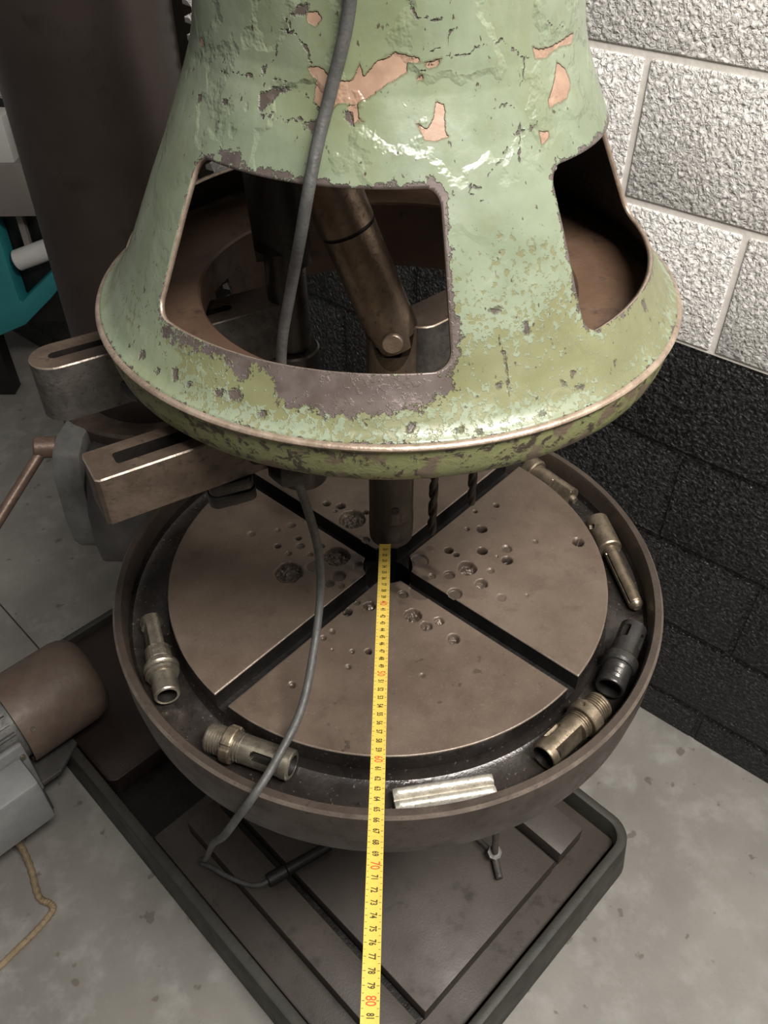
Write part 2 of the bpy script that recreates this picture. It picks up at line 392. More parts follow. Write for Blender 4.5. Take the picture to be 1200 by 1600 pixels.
PRIMER = [[(-110.44, 0.6144), (-107.36, 0.615), (-105.22, 0.6107), (-101.94, 0.6079), (-98.75, 0.6089), (-97.33, 0.6185), (-96.44, 0.6105), (-93.32, 0.6192), (-89.9, 0.6218), (-85.91, 0.6191), (-85.91, 0.6131), (-89.89, 0.6079), (-95.55, 0.5991), (-97.77, 0.5958), (-102.35, 0.5959), (-103.94, 0.5905), (-106.3, 0.5914), (-108.56, 0.5954), (-107.9, 0.6076), (-109.81, 0.6112)], [(-91.04, 0.6225), (-88.76, 0.6244), (-83.04, 0.6209), (-82.47, 0.6185), (-89.9, 0.6204)], [(-100.01, 0.5943), (-97.77, 0.5958), (-97.35, 0.5882), (-95.93, 0.5857), (-98.68, 0.5848)], [(-84.14, 0.5856), (-81.44, 0.5814), (-79.64, 0.5877), (-78.82, 0.5966), (-76.89, 0.5937), (-77.04, 0.5795), (-76.27, 0.5767), (-79.11, 0.5746), (-81.83, 0.5757)], [(-110.86, 0.6443), (-108.03, 0.6454), (-107.1, 0.6424), (-108.37, 0.6377), (-110.53, 0.6399)], [(-83.62, 0.6103), (-81.61, 0.6122), (-81.91, 0.6082), (-83.34, 0.6083)], [(-81.59, 0.6181), (-77.2, 0.6202), (-78.38, 0.6164), (-80.74, 0.6151)], [(-40.6, 0.6067), (-36.67, 0.5997), (-35.52, 0.5909), (-39.27, 0.5833), (-43.0, 0.583), (-46.98, 0.5819), (-46.97, 0.5859), (-42.36, 0.5978)], [(-50.38, 0.6198), (-47.93, 0.6165), (-41.64, 0.6169), (-30.83, 0.6199), (-32.09, 0.614), (-39.09, 0.615), (-45.25, 0.6113), (-49.51, 0.6124)], [(-52.1, 0.5711), (-49.1, 0.5686), (-49.21, 0.5654), (-52.16, 0.5623)], [(-151.75, 0.6158), (-148.96, 0.6128), (-151.49, 0.61), (-153.51, 0.6127)]]
BARE = [[(-139.31, 0.4355), (-123.84, 0.4401), (-113.68, 0.4407), (-100.6, 0.4403), (-90.5, 0.4405), (-80.93, 0.4409), (-79.58, 0.4444), (-79.05, 0.4304), (-81.7, 0.4221), (-83.71, 0.419), (-87.61, 0.4163), (-91.91, 0.4139), (-96.18, 0.4117), (-100.05, 0.4123), (-105.09, 0.4143), (-108.85, 0.4173), (-111.08, 0.4324), (-114.5, 0.4327), (-116.51, 0.424), (-118.41, 0.4262), (-120.74, 0.4335), (-124.62, 0.4313), (-129.01, 0.4299), (-133.98, 0.4294), (-137.84, 0.4302)], [(-132.95, 0.5547), (-127.6, 0.56), (-125.33, 0.5556), (-124.8, 0.5468), (-131.59, 0.5468)], [(-119.41, 0.5496), (-116.88, 0.5535), (-109.69, 0.5502), (-108.52, 0.5485), (-116.49, 0.5475)]]
CHIP = [[(-123.86, 0.5948), (-120.31, 0.6), (-114.85, 0.6004), (-117.98, 0.5968), (-122.03, 0.586), (-123.49, 0.5861)], [(-136.44, 0.5855), (-133.73, 0.587), (-134.15, 0.5832), (-135.45, 0.5826)], [(-148.76, 0.5819), (-146.3, 0.5842), (-145.31, 0.5782), (-147.48, 0.5783)], [(-100.83, 0.5922), (-99.05, 0.5893), (-98.68, 0.5841), (-100.4, 0.5865)], [(-110.59, 0.5806), (-106.72, 0.5867), (-106.42, 0.579), (-108.64, 0.5772)], [(-116.12, 0.6413), (-112.43, 0.6485), (-109.86, 0.6496), (-111.17, 0.6436), (-113.76, 0.6412)], [(-124.13, 0.6104), (-123.03, 0.6108), (-123.33, 0.6059), (-124.25, 0.6062)], [(-118.72, 0.4127), (-116.83, 0.419), (-115.55, 0.4139), (-116.12, 0.4098), (-117.72, 0.4084)], [(-142.63, 0.4099), (-140.95, 0.4126), (-139.67, 0.4085), (-141.1, 0.4062)], [(-131.81, 0.4123), (-130.47, 0.4141), (-129.55, 0.4076), (-130.54, 0.4062)], [(-121.11, 0.4122), (-119.34, 0.4131), (-119.26, 0.4086), (-120.6, 0.4082)], [(-112.07, 0.408), (-110.96, 0.4088), (-110.7, 0.4047), (-111.66, 0.4043)], [(-127.3, 0.4102), (-126.39, 0.4112), (-126.04, 0.4083), (-126.94, 0.4072)], [(-135.96, 0.4058), (-134.67, 0.4078), (-134.41, 0.4049), (-135.25, 0.4039)], [(-86.72, 0.4087), (-85.79, 0.4087), (-86.31, 0.4039), (-87.01, 0.4041)], [(-64.63, 0.4608), (-63.76, 0.4616), (-63.3, 0.4543), (-63.8, 0.4516), (-64.77, 0.4547)], [(-56.58, 0.4111), (-55.51, 0.412), (-54.62, 0.4095), (-55.27, 0.4076), (-56.36, 0.4088)], [(-58.88, 0.417), (-57.95, 0.4161), (-58.34, 0.4131), (-59.01, 0.4139)], [(-71.61, 0.4262), (-70.42, 0.4262), (-70.92, 0.423), (-71.52, 0.423)], [(-76.17, 0.402), (-75.23, 0.4026), (-75.16, 0.4006), (-75.98, 0.4002)], [(-79.4, 0.4041), (-78.17, 0.4039), (-78.46, 0.4024), (-79.17, 0.4024)], [(-64.98, 0.4031), (-64.06, 0.4031), (-64.33, 0.4018), (-64.93, 0.4019)], [(-71.16, 0.4726), (-68.72, 0.4732), (-69.05, 0.47), (-70.38, 0.4699)], [(-56.86, 0.4366), (-56.27, 0.4362), (-56.59, 0.4326), (-57.04, 0.4336)], [(-56.5, 0.42), (-55.64, 0.4204), (-56.26, 0.4167), (-56.74, 0.4168)], [(-45.97, 0.4144), (-45.28, 0.4141), (-46.11, 0.4102), (-46.47, 0.4112)], [(-30.66, 0.4339), (-28.85, 0.4326), (-29.05, 0.4226), (-30.51, 0.4252)]]
CRACK = [[(-84.21, 0.6098), (-80.72, 0.616), (-76.0, 0.6213), (-72.43, 0.6207), (-71.5, 0.6215), (-66.39, 0.6256), (-60.94, 0.6271), (-56.89, 0.6198), (-53.35, 0.6147), (-50.49, 0.6131)], [(-120.33, 0.6035), (-117.59, 0.6043), (-114.18, 0.6027), (-110.91, 0.5988), (-108.53, 0.5941), (-106.85, 0.5906)], [(-116.79, 0.6399), (-114.43, 0.634), (-112.48, 0.6285), (-110.84, 0.6242), (-109.83, 0.6172)], [(-119.24, 0.6328), (-115.09, 0.6325)], [(-119.52, 0.6248), (-120.17, 0.6165), (-124.1, 0.6098)], [(-79.84, 0.6251), (-75.97, 0.6272), (-75.66, 0.633), (-74.17, 0.6366)], [(-122.77, 0.5824), (-119.13, 0.5844), (-115.62, 0.5817), (-112.06, 0.5854), (-110.09, 0.5827), (-106.75, 0.5881)], [(-85.36, 0.6525), (-83.62, 0.644), (-79.85, 0.6424), (-75.99, 0.6432)], [(-139.31, 0.6017), (-131.44, 0.6033), (-124.83, 0.6039)], [(-53.32, 0.6139), (-54.48, 0.6017), (-56.41, 0.5978)], [(-57.2, 0.5797), (-59.01, 0.5634), (-59.89, 0.5497)], [(-62.14, 0.5664), (-63.71, 0.5593), (-67.11, 0.5545), (-68.64, 0.5504)], [(-51.3, 0.5786), (-52.59, 0.5744), (-58.6, 0.5726)], [(-44.32, 0.6314), (-40.09, 0.6258), (-37.28, 0.627)], [(-64.35, 0.5886), (-61.5, 0.5914), (-58.21, 0.5879)], [(-68.72, 0.5365), (-71.62, 0.5407), (-73.02, 0.5442), (-72.27, 0.547), (-69.83, 0.5463)], [(-42.06, 0.5635), (-40.38, 0.5556)], [(-69.56, 0.4629), (-69.95, 0.4523), (-69.1, 0.4406), (-69.38, 0.4172)]]

# ------------------------------------------------------------------ setting
def structure(o): o['kind'] = 'structure'; return o
# floor: two cast slabs with a joint between them (joint runs along the machine)
fl_mb = MB(); fl_mb.box((0, 0.3, -0.035), (8, 8, 0.05))
floor = structure(fl_mb.build('floor', M['floor_joint'], None, False))
for v0, v1 in ((-4.0, -0.222), (-0.218, 4.0)):
    mb = MB(); mb.prism([(-5, v0), (5, v0), (5, v1), (-5, v1)], -0.01, 0.0, ROT45)
    mb.build('slab', M['floor'], floor, False)

# block wall on the right: plane n.x = 0.643
WN = Vector((math.cos(math.radians(49.61)), math.sin(math.radians(49.61)), 0))
WT = Vector((-WN.y, WN.x, 0)); WD = 0.643; WANG = math.atan2(WT.y, WT.x)
PAINT = 0.888; BH = 0.2; Z_FIRST = PAINT - 4 * BH
wall_c = WN * (WD + 0.0612) + WT * 0.55
mb = MB(); Rw = Matrix.Rotation(WANG, 3, 'Z')
mb.box((wall_c.x, wall_c.y, PAINT / 2), (5.2, 0.12, PAINT), Rw, 1)
mb.box((wall_c.x, wall_c.y, PAINT + 0.8), (5.2, 0.12, 1.6), Rw, 0)
wall = structure(mb.build('wall_right', [M['mortar_w'], M['block_black']], None, False))
def block_mesh(h, w=0.390):
    mb = MB(); mb.box((0, 0, 0), (w, 0.03, h))
    me = mesh_from('block', mb.v, mb.f)
    bm = bmesh.new(); bm.from_mesh(me)
    bmesh.ops.bevel(bm, geom=[e for e in bm.edges], offset=0.003, segments=2, affect='EDGES', profile=0.5)
    bm.to_mesh(me); bm.free(); smooth_angle(me, 1.2); return me
bw, bb, bs = block_mesh(0.190), block_mesh(0.190), block_mesh(Z_FIRST - 0.006)
bw.materials.append(M['block_white']); bb.materials.append(M['block_black']); bs.materials.append(M['block_black'])
t_head = WT.dot(Vector((0.363, 0.535, 0)))                 # a vertical joint in the course above the paint line + 1
for row in range(-1, 12):
    for k in range(-6, 7):
        if row == -1: me, zc = bs, (Z_FIRST - 0.006) / 2 + 0.001
        else: me, zc = (bb if row < 4 else bw), Z_FIRST + BH * (row + 0.5)
        tt = t_head + 0.2 + 0.4 * k + (0.2 if (row % 2 == 0) else 0.0)
        if not (-1.75 < tt < 2.9): continue
        c = WN * (WD + 0.0135) + WT * tt
        o = bpy.data.objects.new('block', me); COL.objects.link(o); o.parent = wall
        o.location = (c.x, c.y, zc); o.rotation_euler = (0, 0, WANG)

# ------------------------------------------------------------------ the drill press
press = thing('drill_press', 'large green multi-spindle drill press with round slotted table and square base', 'drill press', (*uv(-0.29, 0), 0))

# --- base
prof = lambda w, l, r: rrect(l, w, r, 8)
def base_rect(u0, u1, v0, v1, r): return [((u0 + u1) / 2 + x, (v0 + v1) / 2 + y) for x, y in rrect(u1 - u0, v1 - v0, r, 8)]
def ring_solid(mb, outer, inner, z0, z1, zi, T, draft=0.0):
    """walled tray: outer loop, inner loop (same count), wall top z1, wall inner foot zi"""
    n = len(outer); v = []
    cx = sum(p[0] for p in outer) / n; cy = sum(p[1] for p in outer) / n
    for (x, y), z, k in [(p, z0, draft) for p in outer]:
        d = math.hypot(x - cx, y - cy); v.append(T @ Vector((cx + (x - cx) * (1 + k / d), cy + (y - cy) * (1 + k / d), z)))
    v += [T @ Vector((x, y, z1)) for x, y in outer]
    v += [T @ Vector((x, y, z1)) for x, y in inner]
    v += [T @ Vector((x, y, zi)) for x, y in inner]
    f = []
    for a in range(3):
        for i in range(n):
            j = (i + 1) % n; f.append((a * n + i, a * n + j, (a + 1) * n + j, (a + 1) * n + i))
    f.append(tuple(range(3 * n, 4 * n)))
    f.append(tuple(range(n))[::-1])
    mb.put(v, f)
mb = MB()
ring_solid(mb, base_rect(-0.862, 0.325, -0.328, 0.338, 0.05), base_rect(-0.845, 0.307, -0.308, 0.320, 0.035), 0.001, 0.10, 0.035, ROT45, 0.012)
base = mb.build('base', [M['base_rim'], M['groove']], press, True, 0.004); [setattr(pl, 'material_index', 1) for pl in base.data.polygons if abs(pl.center.z - 0.035) < 0.002]  # tray floor coloured black to paint in the shade of the trench
mb = MB(); mb.prism(base_rect(-0.33, 0.300, -0.302, 0.312, 0.006), 0.036, 0.066, ROT45)
mb.build('tray_step', M['base'], base, True, 0.003)
# three strips of the work plate, T-slots between them
for u0, u1, v0, v1 in ((-0.288, 0.25, -0.247, -0.184), (-0.288, 0.25, -0.166, 0.180), (-0.288, 0.25, 0.198, 0.268)):
    mb = MB(); mb.prism([(u0, v0), (u1, v0), (u1, v1), (u0, v1)], 0.0665, 0.108, ROT45)
    mb.build('work_plate', M['base'], base, True, 0.002)
mb = MB()
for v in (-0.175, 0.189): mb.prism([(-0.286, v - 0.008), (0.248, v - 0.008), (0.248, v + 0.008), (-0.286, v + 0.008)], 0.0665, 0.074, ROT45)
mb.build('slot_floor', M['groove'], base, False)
mb = MB(); mb.prism(base_rect(-0.841, -0.47, -0.303, 0.315, 0.02), 0.036, 0.085, ROT45)
mb.build('rear_deck', M['base_dark'], base, True, 0.004)

# --- column with rack
CX, CY = -0.355, 0.355
mb = MB(); mb.lathe([(0, 0.036), (0.165, 0.036), (0.165, 0.13), (0.155, 0.14), (0.122, 0.145), (0.114, 0.16), (0.107, 0.19), (0.107, 2.35), (0, 2.35)], 96, Matrix.Translation((CX, CY, 0)))
column = mb.build('column', M['column'], press)
ra = math.radians(18); rd = Vector((math.cos(ra), math.sin(ra), 0)); rs = Vector((-rd.y, rd.x, 0))
mb = MB(); z = 0.95; pitch = 0.019; prof2 = [(0.0, z)]
while z < 2.2:
    prof2 += [(0.013, z), (0.0225, z + 0.0035), (0.0225, z + 0.0095), (0.013, z + 0.013)]; z += pitch
prof2 += [(0.013, z), (0.0, z)]
T = Matrix((rd, Vector((0, 0, 1)), rs)).transposed().to_4x4(); T.translation = Vector((CX, CY, 0)) + rd * 0.1045
mb.prism(prof2, -0.017, 0.017, T)
mb.build('rack', M['rack'], column, False)

# --- collar on the column that carries the table
mb = MB()
mb.lathe([(0.1075, 0.86), (0.1075, 0.872), (0.128, 0.874), (0.131, 0.879), (0.148, 0.88), (0.152, 0.876), (0.152, 0.60), (0.148, 0.595), (0.1075, 0.595)], 96, Matrix.Translation((CX, CY, 0)))
collar = mb.build('table_bracket', [M['arm']], press)
mb = MB()
Ra = Matrix.Rotation(math.radians(-45), 3, 'Z')
c = uv(-0.21, 0); mb.box((c[0], c[1], 0.675), (0.34, 0.11, 0.12), Ra)
mb.build('support_arm', M['grey_dark'], collar, True, 0.012)
# clamp lugs, screw and tommy bar on the collar
def yz_slab(mb, x0, x1, pts):
    T = Matrix(((0, 0, 1, 0), (1, 0, 0, 0), (0, 1, 0, 0), (0, 0, 0, 1)))
    mb.prism(pts, x0, x1, T)
mb = MB(); yz_slab(mb, -0.472, -0.4305, [(0.27, 0.872), (0.205, 0.880), (0.176, 0.870), (0.160, 0.84), (0.152, 0.77), (0.156, 0.72), (0.172, 0.695), (0.23, 0.68), (0.27, 0.69)])
mb.build('clamp_lug', M['grey_cast'], collar, True, 0.006, 2)
mb = MB(); yz_slab(mb, -0.430, -0.315, [(0.27, 0.855), (0.20, 0.862), (0.165, 0.835), (0.138, 0.79), (0.132, 0.73), (0.138, 0.695), (0.165, 0.672), (0.22, 0.665), (0.27, 0.675)])
mb.build('clamp_lug', M['grey_dark'], collar, True, 0.006, 2)
mb = MB(); mb.cyl((-0.471, 0.205, 0.862), (-0.503, 0.198, 0.866), 0.0155, 28, ch=0.003)
screw = mb.build('clamp_screw', M['bar'], collar)
mb = MB(); mb.cyl((-0.492, 0.196, 0.862), (-0.582, 0.04, 0.762), 0.008, 20, ch=0.002)
mb.build('tommy_bar', M['bar'], screw)

# --- round table
TA = math.radians(-45 + 3.3); TM = Matrix.Rotation(TA, 4, 'Z')
mb = MB()
mb.lathe([(0, Z0 - 0.06), (0.030, Z0 - 0.06), (0.030, Z0 - 0.024), (0.2755, Z0 - 0.024), (0.2765, Z0 - 0.032), (0.281, Z0 - 0.039), (0.288, Z0 - 0.042),
          (0.318, Z0 - 0.042), (0.326, Z0 - 0.039), (0.3295, Z0 - 0.031), (0.3305, Z0 - 0.006), (0.3325, Z0 - 0.002), (0.3400, Z0 - 0.002), (0.3430, Z0 - 0.006),
          (0.3425, Z0 - 0.05), (0.339, Z0 - 0.08), (0.332, Z0 - 0.088), (0.25, Z0 - 0.10), (0.14, Z0 - 0.13), (0.13, Z0 - 0.24), (0, Z0 - 0.24)], 180)
mi = []
for k in range(20):                       # material by profile segment
    mi += [3 if k < 3 else (1 if k < 9 else (4 if k == 12 else 2))] * 180
mb.mi = (mb.mi[:0] + mi)[:len(mb.f)]; mb.mi += [2] * (len(mb.f) - len(mb.mi))
table = mb.build('table', [M['table'], M['gutter'], M['rim'], M['groove'], M['worn_arris']], press)
# four sectors of the working face, pitted by years of drilling
GH, RI, RO = 0.0105, 0.0315, 0.276
hx = np.array(HOLES)
NR, NA = 250, 200
def pits(x, y):
    z = np.zeros_like(x); blk = np.zeros_like(x)
    def vn(f, seed):
        g = np.random.default_rng(seed).random((128, 128)); a, b = (x + 1) * f, (y + 1) * f
        i, j = np.floor(a).astype(int), np.floor(b).astype(int); u, v = a - i, b - j; u = u * u * (3 - 2 * u); v = v * v * (3 - 2 * v)
        G = lambda p, q: g[p % 128, q % 128]
        return (G(i, j) * (1 - u) + G(i + 1, j) * u) * (1 - v) + (G(i, j + 1) * (1 - u) + G(i + 1, j + 1) * u) * v
    wob = 0.0020 * (vn(260, 1) - 0.5); rough = np.clip(0.65 * vn(210, 2) + 0.35 * vn(480, 3), 0, 1)
    for hxx, hyy, hr, k in hx:
        d = np.hypot(x - hxx, y - hyy)
        if k >= 2:
            e = np.clip((hr - d + wob) / 0.0022, 0, 1); z = np.minimum(z, -e * (0.003 + 0.008 * rough) * min(1, hr / 0.009)); blk = np.maximum(blk, e * (0.15 + 0.35 * rough))
        else:
            e = np.clip((hr - d + 0.15 * wob) / 0.0014, 0, 1)
            dep = 0.016 * k if k > 0.65 else 0.006 * k
            z = np.minimum(z, -e * dep)
            blk = np.maximum(blk, e * (0.97 if k > 0.65 else 0.45 * min(1, k + 0.3)))
    return z, blk
for q in range(4):
    ai, ao = math.asin(GH / RI), math.asin(GH / RO)
    ta = np.linspace(0, 1, NA + 1)[None, :]; tr = (np.linspace(0, 1, NR + 1) ** 1.15)[:, None]
    Ai = ai + (math.pi / 2 - 2 * ai) * ta; Ao = ao + (math.pi / 2 - 2 * ao) * ta
    X = RI * np.cos(Ai) * (1 - tr) + RO * np.cos(Ao) * tr; Y = RI * np.sin(Ai) * (1 - tr) + RO * np.sin(Ao) * tr
    a = TA + q * math.pi / 2
    x = X * math.cos(a) - Y * math.sin(a); y = X * math.sin(a) + Y * math.cos(a)
    z, blk = pits(x, y)
    edge = np.minimum(np.minimum(tr * NR, (1 - tr) * NR), np.minimum(ta * NA, (1 - ta) * NA)); edge = np.broadcast_to(edge, x.shape)
    z = np.where(edge < 0.5, np.minimum(z, -0.0012), z)           # worn arris
    nr, na = x.shape
    V = np.stack([x, y, Z0 + z], -1).reshape(-1, 3)
    idx = np.arange(nr * na).reshape(nr, na)
    F = np.stack([idx[:-1, :-1], idx[1:, :-1], idx[1:, 1:], idx[:-1, 1:]], -1).reshape(-1, 4).tolist()
    loop = list(idx[0, :]) + list(idx[1:, -1]) + list(idx[-1, -2::-1]) + list(idx[-2:0:-1, 0])
    nb = len(V); B = V[loop].copy(); B[:, 2] = Z0 - 0.0245
    V = np.vstack([V, B]); L = len(loop)
    for i in range(L):
        j = (i + 1) % L; F.append([int(loop[i]), int(loop[j]), nb + j, nb + i])
    me = mesh_from('table_sector', V, F)
    me.polygons.foreach_set('use_smooth', [i < (nr - 1) * (na - 1) for i in range(len(F))])
    at = me.attributes.new('oil_pit_shade', 'FLOAT', 'POINT')
    g = np.zeros(len(V)); rr_ = np.hypot(x, y); oil = np.clip((0.058 - rr_ + 0.012 * np.sin(x * 160 + 2 * np.sin(y * 130)) + 0.008 * np.sin(y * 310 + x * 200)) / 0.02, 0, 1) * 0.55
    g[:nr * na] = np.maximum(blk, oil).ravel()  # centre oil stain, plus shading painted into the pits and holes
    at.data.foreach_set('value', g.astype(np.float32))
    mi = [0] * ((nr - 1) * (na - 1)); mi = np.zeros((nr - 1, na - 1), int); mi[0, :] = 3; mi[-1, :] = 3; mi[:, 0] = 3; mi[:, -1] = 3; mi[:8, :] = 0
    wi = [1] * L; lo = na + nr - 2
    for i in range(lo, lo + na - 1): wi[i] = 2
    me.polygons.foreach_set('material_index', list(mi.ravel()) + wi)
    add('table_sector', me, [M['table'], M['groove'], M['gutter'], M['worn_arris']], table)
# clamp screw hanging below the table
mb = MB(); mb.cyl((0.191, -0.035, 0.108), (0.193, -0.045, 0.135), 0.013, 8); mb.cyl((0.193, -0.045, 0.135), (0.187, 0.0, 0.32), 0.006, 12); mb.cyl((0.193, -0.042, 0.121), (0.199, -0.085, 0.118), 0.0065, 16, ch=0.001); mb.cyl((0.192, -0.04, 0.122), (0.165, -0.01, 0.119), 0.004, 10)
mb.build('clamp_stud', M['arm_dark'], base)

# --- bell housing
PZ = [0.36, 0.375, 0.384, 0.390, 0.3935, 0.3965, 0.399, 0.402, 0.407, 0.414, 0.424, 0.438, 0.45, 0.48, 0.51, 0.54, 0.57, 0.588, 0.60, 0.612, 0.63, 0.66, 0.69, 0.72, 0.86]
PR = [0.2635, 0.266, 0.2672, 0.2705, 0.2722, 0.2715, 0.268, 0.2625, 0.2575, 0.2525, 0.2455, 0.2375, 0.231, 0.216, 0.201, 0.185, 0.170, 0.1615, 0.1565, 0.153, 0.150, 0.1465, 0.143, 0.142, 0.142]
AZ0 = -110.0; WW = 62.0; WZ0, WZ1 = 0.4385, 0.5485
na = 880
zs = np.concatenate([np.linspace(0.398, 0.43, 16)[:-1], np.linspace(0.43, 0.66, 150)[:-1], np.linspace(0.66, 0.86, 30)])
az = np.linspace(0, 360, na, endpoint=False) - 180.0
def bell_r(z): return np.interp(z, PZ, PR)
A, Zg = np.meshgrid(az, zs)
A = A.copy(); Zg = Zg.copy()
def win_sd(a, z):
    """signed distance (m) to the nearest of four rounded windows, negative inside, plus its local frame"""
    da = (a - AZ0 + 45) % 90 - 45
    rm = 0.205
    x = np.radians(da) * rm; y = z - (WZ0 + WZ1) / 2
    hw, hh, rc = math.radians(WW / 2) * rm, (WZ1 - WZ0) / 2, 0.013
    qx, qy = np.abs(x) - hw + rc, np.abs(y) - hh + rc
    d = np.hypot(np.maximum(qx, 0), np.maximum(qy, 0)) + np.minimum(np.maximum(qx, qy), 0) - rc
    return d
nzr = len(zs)
fa = np.arange(nzr * na).reshape(nzr, na)
q0, q1, q2, q3 = fa[:-1, :], np.roll(fa, -1, 1)[:-1, :], np.roll(fa, -1, 1)[1:, :], fa[1:, :]
da_c = az[None, :] + 180.0 / na; zc = (Zg[:-1] + Zg[1:]) / 2
keep = win_sd(np.broadcast_to(da_c, zc.shape), zc) > 0
Fq = np.stack([q0, q1, q2, q3], -1)[keep]
# pull the border vertices onto the window outline
cnt = np.zeros(nzr * na, int); np.add.at(cnt, Fq.ravel(), 1)
allc = np.zeros(nzr * na, int); np.add.at(allc, np.stack([q0, q1, q2, q3], -1).reshape(-1), 1)
bord = ((cnt > 0) & (cnt < allc)).reshape(nzr, na)
for it in range(4):
    d = win_sd(A, Zg); e = 1e-4
    ga = (win_sd(A + math.degrees(e / 0.205), Zg) - d) / e; gz = (win_sd(A, Zg + e) - d) / e
    A = np.where(bord, A - np.degrees(d * ga / 0.205), A); Zg = np.where(bord, Zg - d * gz, Zg)
R = bell_r(Zg) + 0.0006 * np.sin(np.radians(A) * 9 + Zg * 60) * np.clip((Zg - 0.56) / 0.05, 0, 1)
Vb = np.stack([R * np.cos(np.radians(A)), R * np.sin(np.radians(A)), Z0 + Zg], -1).reshape(-1, 3)
used = np.zeros(nzr * na, bool); used[Fq.ravel()] = True
remap = -np.ones(nzr * na, int); remap[used] = np.arange(used.sum())
Af, Zf = A.ravel()[used], Zg.ravel()[used]
me = bpy.data.meshes.new('bell_housing')
me.from_pydata(Vb[used].tolist(), [], remap[Fq].tolist())
me.polygons.foreach_set('use_smooth', [True] * len(me.polygons))
# paint-loss masks
def vnoise(a, z, f, seed):
    r = np.random.default_rng(seed); g = r.random((64, 64)); x = (a * 0.0035 * f) % 64; y = (z * f) % 64
    i, j = np.floor(x).astype(int), np.floor(y).astype(int); u, v = x - i, y - j; u = u * u * (3 - 2 * u); v = v * v * (3 - 2 * v)
    G = lambda p, q: g[p % 64, q % 64]
    return (G(i, j) * (1 - u) + G(i + 1, j) * u) * (1 - v) + (G(i, j + 1) * (1 - u) + G(i + 1, j + 1) * u) * v - 0.5
def soft(polys, w):
    """0.5 on the outline, rising to 1 at depth w inside, 0 at w outside"""
    out = np.zeros(len(Af)); sc = math.radians(1) * 0.19
    for P in polys:
        P = np.array(P) * np.array([sc, 1.0]); x, y = Af * sc, Zf
        lo_, hi_ = P.min(0) - 2 * w, P.max(0) + 2 * w
        sel = np.where((x > lo_[0]) & (x < hi_[0]) & (y > lo_[1]) & (y < hi_[1]))[0]
        if not len(sel): continue
        x, y = x[sel], y[sel]; c = np.zeros(len(sel), bool); dm = np.full(len(sel), 9.0); n = len(P)
        for i in range(n):
            x1, y1 = P[i]; x2, y2 = P[(i + 1) % n]; dx, dy = x2 - x1, y2 - y1
            t_ = np.clip(((x - x1) * dx + (y - y1) * dy) / (dx * dx + dy * dy + 1e-12), 0, 1)
            dm = np.minimum(dm, np.hypot(x - x1 - t_ * dx, y - y1 - t_ * dy))
            if y1 != y2: c ^= ((y1 > y) != (y2 > y)) & (x < dx * (y - y1) / dy + x1)
        out[sel] = np.maximum(out[sel], np.clip(0.5 + 0.5 * np.where(c, dm, -dm) / w, 0, 1))
    return out
primer = soft(PRIMER, 0.006); bare = soft(BARE, 0.009); chip = soft(CHIP, 0.005)
for C in CRACK:
    for (a1, z1), (a2, z2) in zip(C[:-1], C[1:]):
        s = np.radians(1) * 0.17; px = Af + 0.9 * vnoise(Af, Zf, 420, 8); pz_ = Zf + 0.0035 * vnoise(Af, Zf, 420, 9)
        dx, dz = (a2 - a1) * s, z2 - z1; L2 = dx * dx + dz * dz + 1e-12
        tt = np.clip((((px - a1) * s) * dx + (pz_ - z1) * dz) / L2, 0, 1)
        d = np.hypot((px - a1) * s - tt * dx, pz_ - z1 - tt * dz)
        chip = np.maximum(chip, np.clip(0.58 + 0.25 * vnoise(Af, Zf, 150, 12) - d / 0.0045, 0, 1))
wd = win_sd(Af, Zf)
edge_w = 0.0012 + 0.004 * vnoise(Af, Zf, 60, 15) + ((Af > -82) & (Af < -70)) * 0.003 + (Zf > 0.54) * 0.0015
bare = np.maximum(bare, np.clip(0.5 + (edge_w - wd) / 0.012, 0, 1))
bare = np.maximum(bare, np.clip(0.5 + (0.3985 - Zf + 0.002 * vnoise(Af, Zf, 60, 18)) / 0.006, 0, 1))
west = np.clip((-118 - Af) / 20, 0, 1)
for nm, arr in (('primer', primer), ('bare', bare), ('chip', chip), ('west', west)):
    at = me.attributes.new(nm, 'FLOAT', 'POINT'); at.data.foreach_set('value', arr.astype(np.float32))
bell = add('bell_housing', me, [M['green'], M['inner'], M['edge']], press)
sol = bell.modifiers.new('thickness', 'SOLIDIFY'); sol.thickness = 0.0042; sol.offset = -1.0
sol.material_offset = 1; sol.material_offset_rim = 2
# lip and band below it
mb = MB(); band = [(0.2680, 0.3990), (0.2700, 0.3985), (0.2715, 0.3975), (0.2722, 0.3960), (0.2705, 0.3935)]
mb.lathe([(r, Z0 + z) for r, z in [(0.2565, 0.3995)] + band + [(0.2565, 0.3925)]], 220)
mb.build('lip', M['edge'], bell)
mb = MB(); mb.lathe([(r, Z0 + z) for r, z in [(0.25, 0.393), (0.2690, 0.393), (0.2682, 0.382), (0.2668, 0.372), (0.2645, 0.364), (0.262, 0.361), (0.25, 0.361)]], 220)
mb.build('skirt_band', M['band'], bell)
# ring plate inside the foot of the bell
mb = MB(); mb.lathe([(r, Z0 + z) for r, z in [(0.178, 0.376), (0.178, 0.393), (0.180, 0.395), (0.2555, 0.395), (0.2555, 0.363), (0.202, 0.363), (0.200, 0.3625), (0.178, 0.3625), (0.178, 0.376)]], 160, None, lambda r, h, a: (r, h - (0.042 if (0.35 < (a % 6.2832) < 2.6 and abs(h - Z0 - 0.3625) < 1e-5) else 0)))
mb.build('ring_plate', M['ring'], bell)
